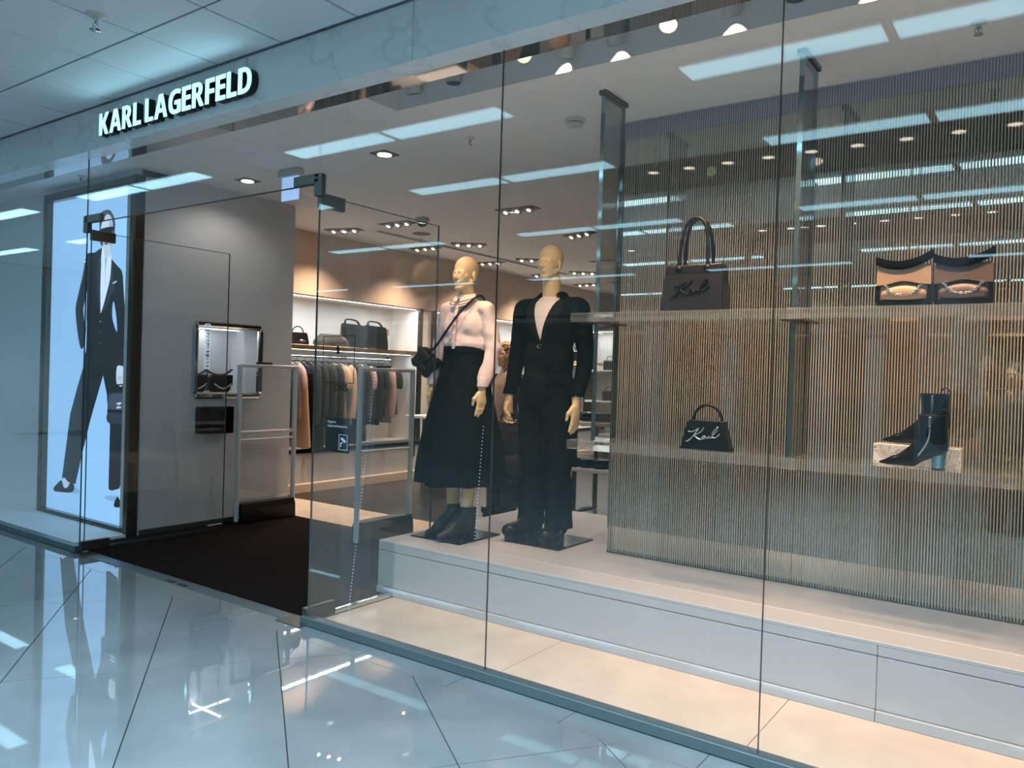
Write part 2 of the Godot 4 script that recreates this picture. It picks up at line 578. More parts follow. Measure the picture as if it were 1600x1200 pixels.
func mall() -> void:
	# floor: grout bed with large polished tiles turned 36 degrees, and a border strip along the shop front
	var fl := struct("floor", B(-16, 6, -0.12, -0.004, 0.0, 10.0), M.grout)
	var tiles := []
	var u := Vector2(cos(deg_to_rad(36.4)), sin(deg_to_rad(36.4)))
	var w := Vector2(-u.y, u.x)
	var strip := P2([-16, 0.177, 6, 0.177, 6, 10, -16, 10])
	for a in range(-12, 12):
		for b in range(-3, 20):
			var o: Vector2 = u * (-2.16 + a * 1.18) + w * (0.985 + b * 0.57)
			var g := 0.0024
			var q := PackedVector2Array([o + u * g + w * g, o + u * (1.18 - g) + w * g, o + u * (1.18 - g) + w * (0.57 - g), o + u * g + w * (0.57 - g)])
			for c in Geometry2D.intersect_polygons(q, strip):
				tiles.append(c)
	var rest := G()
	var made := 0
	for c in tiles:
		var mid := Vector2.ZERO
		for p in c: mid += p
		mid /= c.size()
		var near: bool = mid.x > -9.5 and mid.x < 1.5 and mid.y < 4.5
		var g := G() if near else rest
		var i := g.v.size()
		var top := PackedVector2Array()
		for p in c: top.append(Vector2(p.x, -p.y))
		g.extrude(top, -0.004, 0.0, Transform3D(Basis(Vector3.RIGHT, -PI / 2)))
		if near: obj("tile", g, M.mall_tile, fl)
	if rest.v.size():
		var r := obj("far_tiles", rest, M.mall_tile, fl)
		r.set_meta("kind", "stuff")
	var x := -10.86
	while x < 3.0:
		obj("tile", B(x + 0.0016, x + 0.5765, -0.004, 0.0, 0.031, 0.174), M.mall_tile, fl)
		x += 0.578
	# ceiling of square panels on a dark grid
	var ce := struct("ceiling", B(-16, 6, MALL_CEIL + 0.006, MALL_CEIL + 0.25, 0.12, 10.0), M.ceiling_grid)
	var more := G()
	for k in range(-17, 12):
		for j in range(0, 17):
			var x0 := -5.80 + k * 0.577
			var z0 := 0.597 + (j - 1) * 0.577
			var x1 := x0 + 0.577
			var z1 := z0 + 0.577
			z0 = maxf(z0, 0.125)
			var near := k >= -6 and k <= 9 and j <= 4
			var g := B(x0 + 0.0055, x1 - 0.0055, MALL_CEIL, MALL_CEIL + 0.012, z0 + 0.0055, z1 - 0.0055, 0.003) if near else more.box(Vector3((x0 + x1) / 2, MALL_CEIL + 0.006, (z0 + z1) / 2), Vector3(0.571, 0.012, 0.571))
			if near: obj("panel", g, M.ceiling_tile, ce)
	obj("far_panels", more, M.ceiling_tile, ce).set_meta("kind", "stuff")
	# the other side of the mall: seen only in the glass
	var wb := struct("wall_opposite", B(-16, 6, 0, 3.4, 10.0, 10.2), M.mall_wall)
	for q in [[-13.5, -10.2], [-9.2, -5.6], [-4.4, -0.9], [0.3, 4.6]]:
		obj("shop_opening", B(q[0], q[1], 0.0, 2.55, 9.85, 10.0), M.mall_dark, wb)
		obj("shop_sign_band", B(q[0], q[1], 2.55, 2.95, 9.82, 10.0), M.mall_wall, wb)
	var isl := struct("trim", B(-15, 5.5, 0, 2.14, 6.6, 9.0), M.mall_dark)
	obj("cornice", B(-15.02, 5.52, 2.14, 2.20, 6.56, 9.02, 0.01), M.mall_wall, isl)
	for i in 9: obj("shop_bay", B(-14.2 + i * 2.15, -12.5 + i * 2.15, 0.1, 2.0, 6.56, 6.6, 0.01), M.black_gloss if i % 3 else M.taupe, isl)
	obj("cornice_light", B(-1.6, 5.5, 2.10, 2.135, 6.555, 6.59), M.warm_strip, isl)
	area(Vector3(1.95, 2.09, 6.5), Vector2(7.0, 0.03), Vector3(-90, 0, 0), WARM, 0.4)
	struct("wall_left", B(-16.2, -16, 0, 3.4, 0, 10.2), M.mall_wall)
	struct("wall_right", B(6, 6.2, 0, 3.4, -10.0, 10.2), M.mall_wall)
	for q in PILLARS:
		struct("trim", B(q[0], q[1], 0, q[2], 6.28, 6.54, 0.02), M.mall_pillar)

# ------------------------------------------------------------------ glass front, fascia, sign
func facade() -> void:
	var tr := struct("trim", B(-16, 6, 2.845, 3.40, 0.004, 0.105), M.fascia_stone, "pale grey veined stone fascia above the shop glass", "fascia")
	var x := -16.0
	for e in [-11.3, -10.05, -8.8, -7.55, -6.3, -5.05, -3.8, -2.55, -1.3, -0.05, 1.2, 2.45, 6.0]:
		obj("panel", B(x + 0.001, e - 0.001, 2.83, 3.115, -0.008, 0.12, 0.002), M.fascia_stone, tr)
		x = e
	# lit letters on the fascia
	var sign := thing("shop_sign", "lit white block-letter shop name sign on the stone fascia", "sign", Vector3(-5.32, 2.887, 0.12))
	var word := "KARL LAGERFELD"
	var advance := 0.0
	var spots_ := []
	for ch in word:
		if ch == " ":
			advance += 0.032; continue
		var t := text_mesh(ch, 0.142, 0.05)
		var bb := t.get_aabb()
		spots_.append([ch, advance, bb])
		advance += bb.size.x + 0.0085
	var sc := 1.64 / advance
	for s in spots_:
		var t := text_mesh(s[0], 0.142, 0.045)
		var bb: AABB = s[2]
		var body := obj("letter", t, M.print_black, sign)
		body.scale = Vector3(sc * 0.93, 1, 1)
		body.position = Vector3((s[1] - bb.position.x) * sc, 0.071 - bb.get_center().y, 0.0225)
		var f := text_mesh(s[0], 0.142, 0.006)
		var face := obj("letter_face", f, M.letter_face, body)
		face.position = Vector3(0, 0, 0.0255)
	area(Vector3(-4.5, 2.96, 0.185), Vector2(1.64, 0.13), Vector3(0, 180, 0), Color(0.66, 0.93, 1.0), 0.24)
	# panes
	var n := 1
	for q in [[-10.9, -8.35], [-8.345, -5.785], [-3.305, -2.103], [-2.098, -0.868], [-0.863, 0.372], [0.377, 1.61], [1.615, 2.9]]:
		var wd := struct("window_%d" % n, B(q[0] + 0.001, q[1] - 0.001, 0.04, 2.832, -0.006, 0.006), M.glass)
		obj("joint_seal", B(q[1] + 0.0004, q[1] + 0.0032, 0.04, 2.832, -0.002, 0.0065), M.seal, wd)
		n += 1
	struct("window_%d" % n, B(-5.78, -3.31, 2.375, 2.832, -0.006, 0.006), M.glass)
	var edge := obj("joint_seal", B(-5.78, -3.31, 2.370, 2.375, -0.0055, 0.0065), M.seal, get_node("window_%d" % n))
	edge.set_meta("label", "dark lower edge of the pane above the doors")
	struct("trim", B(-3.335, 6.0, 0.0, 0.046, -0.03, 0.03, 0.003), M.steel_grey, "grey metal sill rail under the right-hand display window", "sill")
	struct("trim", B(-16, -5.80, 0.0, 0.046, -0.03, 0.03, 0.003), M.steel_grey, "grey metal sill rail under the left-hand poster window", "sill")
	# glass door leaves standing open, hinged on steel patch fittings
	door("door_1", -5.765, 1.16, -1.0, "left glass door leaf standing open against the grey wall")
	door("door_2", -3.325, 1.0, 1.0, "right glass door leaf standing open beside the mannequins")
	var d2 := get_node("door_2")
	# the lit sign's reflection in the left leaf, built as glowing letters
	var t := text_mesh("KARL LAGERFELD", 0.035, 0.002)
	var lt := obj("sign_reflection", t, M.sign_reflection_glow, get_node("door_1"))
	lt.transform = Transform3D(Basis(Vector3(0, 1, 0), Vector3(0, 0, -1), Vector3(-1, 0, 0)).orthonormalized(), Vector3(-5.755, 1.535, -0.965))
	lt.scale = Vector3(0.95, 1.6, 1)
	# frame, logo, service line printed on the pane next to the door
	var w3 := get_node("window_3")
	var zf := 0.0072
	var pr := G()
	for q in [[-3.235, -2.995, 1.553, 1.557], [-3.235, -2.995, 1.309, 1.313], [-3.235, -3.231, 1.311, 1.556], [-2.999, -2.995, 1.311, 1.556]]:
		pr.box(Vector3((q[0] + q[1]) / 2, (q[2] + q[3]) / 2, zf), Vector3(q[1] - q[0], q[3] - q[2], 0.001))
	pr.extrude(P2([-3.135, 1.463, -3.105, 1.463, -3.112, 1.478, -3.108, 1.49, -3.114, 1.503, -3.124, 1.505, -3.13, 1.497, -3.133, 1.485, -3.127, 1.476]), zf - 0.0005, zf + 0.0005)
	obj("printed_emblem", pr, M.print_black, w3)
	var l2 := obj("printed_lettering", text_mesh("KARL LAGERFELD", 0.016, 0.001), M.print_black, w3, Vector3(-3.112, 1.442, zf))
	l2.scale = Vector3(0.92, 1, 1)
	obj("printed_lettering", text_mesh("ONS", 0.036, 0.001), M.print_black, w3, Vector3(-3.09, 1.285, zf))

func door(called: String, x: float, width: float, side: float, label: String) -> void:
	var d := Node3D.new()
	d.name = called
	add_child(d)
	d.set_meta("kind", "structure")
	tag(d, label, "door")
	obj("glass_leaf", B(x - 0.006, x + 0.006, 0.028, 2.318, -width, -0.02), M.glass, d)
	var ed := G()
	for q in [[-0.021, -0.0185], [-width - 0.0015, -width + 0.001]]: ed.box(Vector3(x, 1.173, (q[0] + q[1]) / 2), Vector3(0.013, 2.29, q[1] - q[0]))
	ed.box(Vector3(x, 2.319, -width / 2 - 0.01), Vector3(0.013, 0.003, width - 0.02))
	obj("polished_edge", ed, M.seal, d)
	var s := side
	# the fitting that joins leaf, transom and pane; the foot and the floor plate
	var f := G()
	f.box(Vector3(x - s * 0.075, 2.40, 0), Vector3(0.21, 0.055, 0.036), 0.004)
	f.box(Vector3(x + s * 0.02, 2.365, 0), Vector3(0.06, 0.12, 0.036), 0.004)
	obj("patch_fitting", f, M.brushed, d)
	obj("patch_fitting", B(x - 0.017, x + 0.017, 2.255, 2.33, -0.19, -0.015, 0.004), M.brushed, d)
	obj("bottom_fitting", B(x - 0.019, x + 0.019, 0.012, 0.085, -0.20, 0.01, 0.004), M.brushed, d)
	obj("floor_plate", B(x - 0.10 - s * 0.06, x + 0.10 - s * 0.06, 0.0, 0.006, -0.12, 0.075, 0.002), M.brushed, d)
	obj("bottom_fitting", B(x - 0.017, x + 0.017, 0.012, 0.06, -width + 0.01, -width + 0.15, 0.004), M.brushed, d)
	obj("bottom_rail_seal", B(x - 0.008, x + 0.008, 0.012, 0.028, -width + 0.15, -0.20), M.seal, d)

# ------------------------------------------------------------------ the shop's shell
const CEIL := 2.91

func shop_shell() -> void:
	struct("floor", B(-8.2, 6, -0.12, -0.001, -10.0, 0.0), M.beige_tile)
	struct("trim", B(-5.80, -3.335, -0.002, 0.004, -0.08, 0.03, 0.001), M.steel_grey)
	struct("floor", B(-6.9, 6, -0.002, 0.003, -10.0, -2.66), M.wood_floor)
	# ceiling with a raised pocket behind the display window, and a dark mirror strip along the glass
	struct("ceiling", B(-16, -3.27, CEIL, 3.25, -10.2, -0.12), M.shop_ceiling)
	struct("ceiling", B(-3.27, 6, CEIL, 3.25, -10.2, -0.53), M.shop_ceiling)
	struct("ceiling", B(-3.5, 6, 3.25, 3.40, -0.6, 0.004), M.shop_ceiling)
	struct("trim", B(-16, 6, 2.832, 3.25, -0.12, -0.008), M.dark_mirror)

	# left window bay: white wall round the light box
	struct("wall_poster", B(-16, -7.53, 0, CEIL, -0.75, -0.52), M.wall_white)
	struct("wall_poster_head", B(-7.53, -6.0, 2.86, CEIL, -0.75, -0.52), M.wall_white)
	# entrance wall with the square niche cut in it
	var wg := struct("wall_entrance", B(-6.18, -6.0, 0.0, 1.143, -2.02, -0.50), M.wall_grey)
	obj("upper_part", B(-6.18, -6.0, 1.712, CEIL, -2.02, -0.50), M.wall_grey, wg)
	obj("middle_part", B(-6.18, -6.0, 1.143, 1.712, -1.032, -0.50), M.wall_grey, wg)
	obj("middle_part", B(-6.18, -6.0, 1.143, 1.712, -2.02, -1.63), M.wall_grey, wg)
	obj("niche_lining", B(-6.40, -6.38, 1.143, 1.712, -1.64, -1.02), M.wall_white, wg)
	for z in [-1.25, -1.37]: obj("panel_seam", B(-6.381, -6.3785, 1.146, 1.71, z - 0.0015, z + 0.0015), M.groove, wg)
	obj("niche_lining", B(-6.39, -6.15, 1.13, 1.145, -1.64, -1.02), M.niche_white, wg)
	obj("niche_lining", B(-6.39, -6.15, 1.71, 1.725, -1.64, -1.02), M.niche_white, wg)
	obj("niche_lining", B(-6.39, -6.15, 1.143, 1.712, -1.645, -1.63), M.wall_white, wg)
	obj("niche_lining", B(-6.39, -6.15, 1.143, 1.712, -1.03, -1.015), M.wall_white, wg)
	struct("baseboard_entrance", B(-6.0, -5.988, 0.0, 0.05, -2.02, -0.56, 0.002), M.seal)
	# walls closing the shop
	struct("wall_back", B(-8.2, 6, 0, CEIL, -10.2, -10.0), M.niche_white)
	struct("wall_shop_side", B(-8.2, -7.46, 0, CEIL, -10.0, -0.75), M.niche_white)
	struct("wall_behind_screen", B(-2.55, 6, 0, CEIL, -2.2, -2.0), M.screen_wall)
	# left side of the shop: copper-coloured band above two lit bays
	struct("wall_band", B(-7.46, -6.95, 2.205, CEIL, -10.0, -2.02), M.copper_wall)
	struct("wall_behind_entrance", B(-7.46, -6.18, 0, CEIL, -2.04, -1.9), M.wall_grey)
	var base := struct("trim", B(-7.46, -6.95, 0.0, 0.43, -10.0, -2.04), M.plinth_white)
	obj("ledge", B(-6.95, -6.86, 0.0, 0.10, -10.0, -2.04, 0.004), M.beige_tile, base)
	obj("black_band", B(-7.46, -6.935, 0.43, 0.478, -10.0, -2.04, 0.003), M.black_gloss, base)
	obj("display_floor", B(-7.46, -6.955, 0.478, 0.486, -10.0, -2.04), M.niche_white, base)
	for q in [[-4.90, -4.84], [-5.16, -5.10]]:
		struct("trim", B(-6.975, -6.93, 0.486, 2.205, q[0], q[1], 0.004), M.bronze)
	struct("wall_bay_end", B(-7.46, -6.97, 0.486, 2.205, -5.155, -4.845), M.niche_white)

# ------------------------------------------------------------------ entrance: poster, mat, gates
func entrance() -> void:
	# light box poster
	var lb := thing("light_box", "tall backlit fashion poster in a bronze frame left of the entrance", "light box", Vector3(-6.76, 0.0, -0.52))
	var w := 1.53
	obj("case", G().box(Vector3(0, 1.43, -0.04), Vector3(1.50, 2.84, 0.07)), M.bronze, lb)
	var fr := G()
	fr.box(Vector3(-0.745, 1.43, 0.02), Vector3(0.07, 2.86, 0.07), 0.008)
	fr.box(Vector3(0, 2.825, 0.02), Vector3(1.42, 0.07, 0.07), 0.008)
	fr.box(Vector3(0, 0.03, 0.02), Vector3(1.42, 0.06, 0.07), 0.008)
	obj("frame", fr, M.bronze, lb)
	obj("frame_post", G().box(Vector3(0.745, 1.43, 0.025), Vector3(0.075, 2.86, 0.09), 0.01), M.bronze, lb)
	var pm := mat("poster_light", Color(0.05, 0.05, 0.05), 0.35)
	pm.emission_enabled = true
	pm.emission = Color(1, 1, 1); pm.emission_operator = BaseMaterial3D.EMISSION_OP_MULTIPLY
	pm.emission_texture = poster_image()
	pm.emission_energy_multiplier = 1.12
	var q := G()
	q.quad(Vector3(-0.71, 0.06, 0), Vector3(0.71, 0.06, 0), Vector3(0.71, 2.79, 0), Vector3(-0.71, 2.79, 0))
	obj("lit_print", q, pm, lb)
	area(Vector3(-6.76, 1.43, -0.50), Vector2(1.4, 2.7), Vector3(0, 180, 0), Color(0.70, 0.88, 1.0), 0.18)
	struct("floor", B(-16, -5.99, -0.001, 0.03, -0.52, -0.031), M.wall_white)
	# mat
	tag(obj("entrance_mat", B(-5.985, -3.34, 0.0, 0.012, -1.96, -0.06, 0.004), M.mat_brown), "dark brown entrance mat filling the doorway", "mat")
	# niche frame and bags
	var nf := thing("niche_frame", "square chrome frame round the small lit niche in the grey wall", "frame", Vector3(-6.0, 1.143, -1.331))
	var g := G()
	for s in [[0, -0.022, 0.65, 0.05], [0, 0.59, 0.65, 0.05]]: g.box(Vector3(0.012, s[1], 0), Vector3(0.045, s[3], s[2]), 0.012)
	for s in [-0.324, 0.324]: g.box(Vector3(0.012, 0.284, s), Vector3(0.045, 0.57, 0.05), 0.012)
	obj("rim", g, M.chrome, nf)
	obj("divider", G().box(Vector3(-0.372, 0.28, -0.05), Vector3(0.01, 0.56, 0.008)), M.groove, nf)
	obj("light_strip", G().box(Vector3(-0.25, 0.562, 0), Vector3(0.02, 0.008, 0.56)), M.led_white, nf)
	area(Vector3(-6.25, 1.698, -1.331), Vector2(0.56, 0.02), Vector3(-90, 0, 0), Color(0.95, 0.97, 1.0), 0.10)
	for k in 2:
		var bag := thing("shoulder_bag", ["small black chain bag at the front of the wall niche", "small black chain bag deeper in the wall niche"][k], "bag", Vector3(-6.20, 1.1465, -1.138 - k * 0.25), 90, "black chain bags in the wall niche")
		bag.scale = Vector3.ONE * 1.25
		obj("body", G().box(Vector3(0, 0.06, 0), Vector3(0.17, 0.12, 0.07), 0.02), M.leather_black, bag)
		obj("flap", G().box(Vector3(0, 0.085, 0.036), Vector3(0.172, 0.075, 0.012), 0.005), M.leather_black, bag)
		obj("strap", G().tube(smooth([Vector3(-0.1, 0.15, 0), Vector3(-0.04, 0.125, 0.0), Vector3(0.04, 0.125, 0), Vector3(0.1, 0.16, 0)]), 0.016, 6, 0.4), M.leather_black, bag)
		obj("chain", G().tube(smooth([Vector3(-0.07, 0.06, 0.045), Vector3(0, 0.025, 0.05), Vector3(0.07, 0.06, 0.045)]), 0.006, 6), M.silver, bag)
	# black counter box on the wall
	var cb := thing("counter_box", "black square box with a side fin mounted on the grey wall below the niche", "box", Vector3(-6.0, 0.80, -1.17))
	obj("body", G().box(Vector3(0.055, 0.115, -0.045), Vector3(0.11, 0.23, 0.24), 0.006), M.black_gloss, cb)
	obj("side_fin", G().box(Vector3(0.045, 0.115, 0.115), Vector3(0.09, 0.225, 0.06), 0.004), M.black_gloss, cb)
	obj("back_plate", G().box(Vector3(0.006, 0.115, 0.01), Vector3(0.012, 0.24, 0.31), 0.003), M.gate_grey, cb)
	# anti-theft gates
	var ga := gate("pale grey anti-theft gate with black base standing by the grey wall", Vector3(-5.86, 0.003, -1.66), 0.0)
	gate("pale grey anti-theft gate with black base standing behind the right door leaf", Vector3(-4.52, 0.003, -1.80), 0.0)
	# two small sensor covers in the floor before the mat
	for k in 2:
		tag(obj("floor_stopper", G().box(Vector3(-4.60 + k * 0.135, 0.003, 0.012), Vector3(0.09, 0.006, 0.03), 0.002), M.rubber_black), ["left one of two small dark stops in the floor strip before the mat", "right one of two small dark stops in the floor strip before the mat"][k], "stopper", "dark floor stops before the mat")

func gate(label: String, at: Vector3, turn: float) -> Node3D:
	var t := thing("anti_theft_gate", label, "gate", at, turn)
	var hz := 0.30
	for s in [-1, 1]:
		obj("upright", G().box(Vector3(0, 0.71, s * hz), Vector3(0.045, 1.38, 0.035), 0.01), M.gate_grey, t)
	obj("top_bar", G().box(Vector3(0, 1.385, 0), Vector3(0.045, 0.03, 0.60), 0.008), M.gate_grey, t)
	obj("cross_bar", G().box(Vector3(0, 0.80, 0), Vector3(0.035, 0.028, 0.58), 0.006), M.gate_grey, t)
	obj("cross_bar", G().box(Vector3(0, 0.735, 0), Vector3(0.035, 0.018, 0.58), 0.006), M.gate_grey, t)
	obj("panel", G().box(Vector3(0, 1.09, 0), Vector3(0.006, 0.56, 0.57)), M.gate_panel, t)
	obj("panel", G().box(Vector3(0, 0.47, 0), Vector3(0.006, 0.5, 0.57)), M.gate_panel, t)
	var b := P2([-0.075, 0.0, 0.075, 0.0, 0.07, 0.12, 0.05, 0.17, -0.05, 0.17, -0.07, 0.12])
	obj("base", G().extrude(b, -0.28, 0.28, Transform3D(Basis.IDENTITY, Vector3(0, 0.01, 0))), M.gate_base, t)
	obj("counter", G().box(Vector3(0, 1.41, 0.05), Vector3(0.03, 0.02, 0.16), 0.004), M.rubber_black, t)
	return t

func fill_poly(im: Image, pts: PackedVector2Array, c: Color, sx: float, sy: float, h: int) -> void:
	var p := PackedVector2Array()
	for q in pts: p.append(Vector2((q.x - 0.0) * sx, h - (q.y - 0.06) * sy))
	var y0 := h
	var y1 := 0
	for q in p:
		y0 = mini(y0, int(q.y)); y1 = maxi(y1, int(q.y) + 1)
	for y in range(maxi(0, y0), mini(h, y1)):
		var xs := []
		var yy := y + 0.5
		for i in p.size():
			var a := p[i]
			var b := p[(i + 1) % p.size()]
			if (a.y <= yy) != (b.y <= yy): xs.append(a.x + (yy - a.y) / (b.y - a.y) * (b.x - a.x))
		xs.sort()
		for i in range(0, xs.size() - 1, 2):
			im.fill_rect(Rect2i(int(xs[i]), y, maxi(1, int(xs[i + 1]) - int(xs[i])), 1), c)

func blob(a: Array) -> PackedVector2Array:   # closed smooth outline
	var p := P2(a)
	var out := PackedVector2Array()
	var n := p.size()
	for i in n:
		for j in 4: out.append(p[i].cubic_interpolate(p[(i + 1) % n], p[(i + n - 1) % n], p[(i + 2) % n], j / 4.0))
	return out

func poster_image() -> ImageTexture:
	var w := 580
	var h := 1110
	var im := Image.create(w, h, false, Image.FORMAT_RGB8)
	var sky := Color(0.56, 0.775, 0.97)
	im.fill(sky)
	var sx := w / 1.42
	var sy := h / 2.73
	var ink := Color(0.115, 0.145, 0.175)
	var D := func(a: Array, c: Color, round_ := true) -> void:
		fill_poly(im, blob(a) if round_ else P2(a), c, sx, sy, h)
	D.call([0.27, 0.26, 0.20, 0.235, 0.48, 0.235, 0.60, 0.26, 0.52, 0.29], Color(0.48, 0.67, 0.86))
	D.call([1.10, 0.29, 1.02, 0.255, 1.25, 0.25, 1.36, 0.29], Color(0.48, 0.67, 0.86))
	D.call([0.65, 1.41, 0.52, 1.17, 0.40, 0.92, 0.34, 0.63, 0.28, 0.35, 0.31, 0.33, 0.52, 0.32, 0.64, 0.63, 0.75, 0.89, 0.94, 1.27, 1.01, 1.11, 1.03, 0.98, 1.07, 0.86, 1.07, 0.34, 1.12, 0.33, 1.42, 0.41, 1.36, 0.88, 1.36, 1.09, 1.28, 1.36], Color(0.095, 0.125, 0.15), false)
	D.call([0.88, 2.33, 0.75, 2.30, 0.62, 2.29, 0.56, 2.12, 0.48, 1.93, 0.45, 1.82, 0.50, 1.61, 0.55, 1.50, 0.58, 1.49, 0.62, 1.53, 0.64, 1.66, 0.65, 1.75, 0.65, 1.49, 0.65, 1.38, 1.28, 1.33, 1.285, 1.57, 1.27, 1.74, 1.23, 1.96, 1.20, 2.11, 1.12, 2.17, 1.03, 2.23, 1.01, 2.27], ink)
	D.call([0.64, 1.98, 0.60, 1.88, 0.58, 1.83, 0.61, 1.71, 0.64, 1.67], sky, false)
	D.call([1.08, 1.88, 1.06, 1.82, 1.07, 1.73, 1.14, 1.63, 1.13, 1.74], sky)
	D.call([0.87, 2.32, 0.86, 2.03, 0.87, 1.84, 0.88, 1.79, 0.96, 1.94, 1.02, 2.10, 1.02, 2.27, 0.95, 2.30], Color(0.78, 0.90, 0.99))
	D.call([0.925, 2.28, 0.935, 2.10, 0.95, 2.0, 0.94, 2.15, 0.96, 2.27], Color(0.55, 0.66, 0.74))
	D.call([1.03, 2.20, 1.01, 2.02, 0.97, 1.92, 0.91, 1.83, 0.88, 1.79, 0.97, 1.84, 1.04, 1.94, 1.09, 1.97, 1.06, 2.10], Color(0.18, 0.225, 0.275))
	D.call([0.83, 2.26, 0.79, 2.11, 0.82, 1.96, 0.86, 1.83, 0.86, 2.03, 0.86, 2.25], Color(0.17, 0.21, 0.255))
	D.call([1.05, 2.035, 1.12, 2.05, 1.12, 2.035, 1.06, 2.02], Color(0.6, 0.7, 0.78), false)
	D.call([0.90, 2.64, 0.83, 2.62, 0.82, 2.53, 0.83, 2.40, 0.87, 2.35, 0.93, 2.40, 1.0, 2.35, 1.06, 2.42, 1.07, 2.53, 1.02, 2.61, 0.96, 2.64], Color(0.22, 0.26, 0.29))
	D.call([0.85, 2.52, 0.85, 2.43, 0.89, 2.36, 0.91, 2.27, 0.95, 2.24, 1.01, 2.27, 1.02, 2.35, 1.04, 2.42, 1.035, 2.52, 0.99, 2.59, 0.92, 2.60], Color(0.70, 0.80, 0.88))
	D.call([0.98, 2.55, 1.04, 2.50, 1.03, 2.36, 1.0, 2.33, 0.98, 2.43], Color(0.58, 0.67, 0.75))
	D.call([0.84, 2.49, 0.84, 2.445, 0.89, 2.42, 0.93, 2.44, 0.955, 2.455, 0.98, 2.44, 1.02, 2.43, 1.045, 2.47, 1.04, 2.495], Color(0.10, 0.12, 0.14))
	D.call([0.90, 2.365, 0.935, 2.372, 0.975, 2.365, 0.94, 2.350], Color(0.34, 0.36, 0.40))
	D.call([0.93, 2.44, 0.955, 2.40, 0.93, 2.395], Color(0.52, 0.61, 0.69))
	D.call([1.16, 1.35, 1.15, 1.24, 1.17, 1.20, 1.24, 1.19, 1.265, 1.26, 1.27, 1.34], Color(0.72, 0.83, 0.92))
	for k in 3: D.call([1.175 + k * 0.025, 1.27, 1.18 + k * 0.025, 1.20, 1.185 + k * 0.025, 1.27], Color(0.45, 0.54, 0.62), false)
	for k in 3: D.call([0.86, 1.72 - k * 0.09, 0.875, 1.73 - k * 0.09, 0.885, 1.715 - k * 0.09, 0.87, 1.705 - k * 0.09], Color(0.42, 0.48, 0.53))
	D.call([0.875, 1.79, 0.885, 1.40, 0.875, 1.40, 0.868, 1.79], Color(0.07, 0.09, 0.11), false)
	D.call([0.66, 1.55, 0.79, 1.53, 0.79, 1.505, 0.66, 1.52], Color(0.08, 0.10, 0.12), false)
	D.call([1.06, 1.55, 1.25, 1.53, 1.25, 1.505, 1.06, 1.52], Color(0.08, 0.10, 0.12), false)
	D.call([1.13, 1.20, 1.10, 1.11, 1.13, 1.12, 1.17, 1.19, 1.24, 1.20, 1.27, 1.12, 1.29, 1.12, 1.25, 1.21], Color(0.06, 0.08, 0.10), false)
	D.call([1.03, 1.12, 1.035, 0.99, 1.01, 0.93, 1.03, 0.89, 1.09, 0.88, 1.32, 0.885, 1.37, 0.91, 1.375, 1.0, 1.36, 1.13], Color(0.17, 0.21, 0.27))
	D.call([1.06, 1.11, 1.06, 1.0, 1.34, 1.01, 1.34, 1.12], Color(0.25, 0.30, 0.38))
	D.call([1.02, 0.99, 1.02, 0.965, 1.37, 0.985, 1.37, 1.0], Color(0.06, 0.08, 0.10), false)
	for q in [[1.165, 1.05, 1.235, 1.06, 1.235, 1.05, 1.165, 1.04], [1.165, 1.015, 1.235, 1.025, 1.235, 1.015, 1.165, 1.005], [1.225, 1.055, 1.235, 1.055, 1.18, 1.015, 1.17, 1.015]]: D.call(q, Color(0.85, 0.92, 0.98), false)
	D.call([1.26, 0.40, 1.24, 0.30, 1.26, 0.27, 1.33, 0.28, 1.39, 0.33, 1.395, 0.40], Color(0.70, 0.81, 0.91))
	D.call([1.21, 0.29, 1.16, 0.215, 1.22, 0.205, 1.32, 0.23, 1.41, 0.28, 1.41, 0.335, 1.37, 0.32, 1.33, 0.265, 1.26, 0.265], Color(0.06, 0.08, 0.10))
	D.call([1.29, 0.40, 1.32, 0.36, 1.345, 0.31, 1.33, 0.30, 1.29, 0.36], Color(0.06, 0.08, 0.10))
	D.call([0.27, 0.33, 0.15, 0.26, 0.13, 0.235, 0.18, 0.22, 0.46, 0.245, 0.50, 0.31, 0.42, 0.32, 0.37, 0.27, 0.31, 0.275], Color(0.06, 0.08, 0.10))
	D.call([0.31, 0.36, 0.30, 0.30, 0.36, 0.275, 0.41, 0.31], Color(0.66, 0.77, 0.87))
	for k in 4: D.call([0.40 + k * 0.01, 0.90 - k * 0.13, 0.60 + k * -0.02, 0.88 - k * 0.13, 0.60 + k * -0.02, 0.872 - k * 0.13, 0.40 + k * 0.01, 0.885 - k * 0.13], Color(0.13, 0.165, 0.195), false)
	return ImageTexture.create_from_image(im)


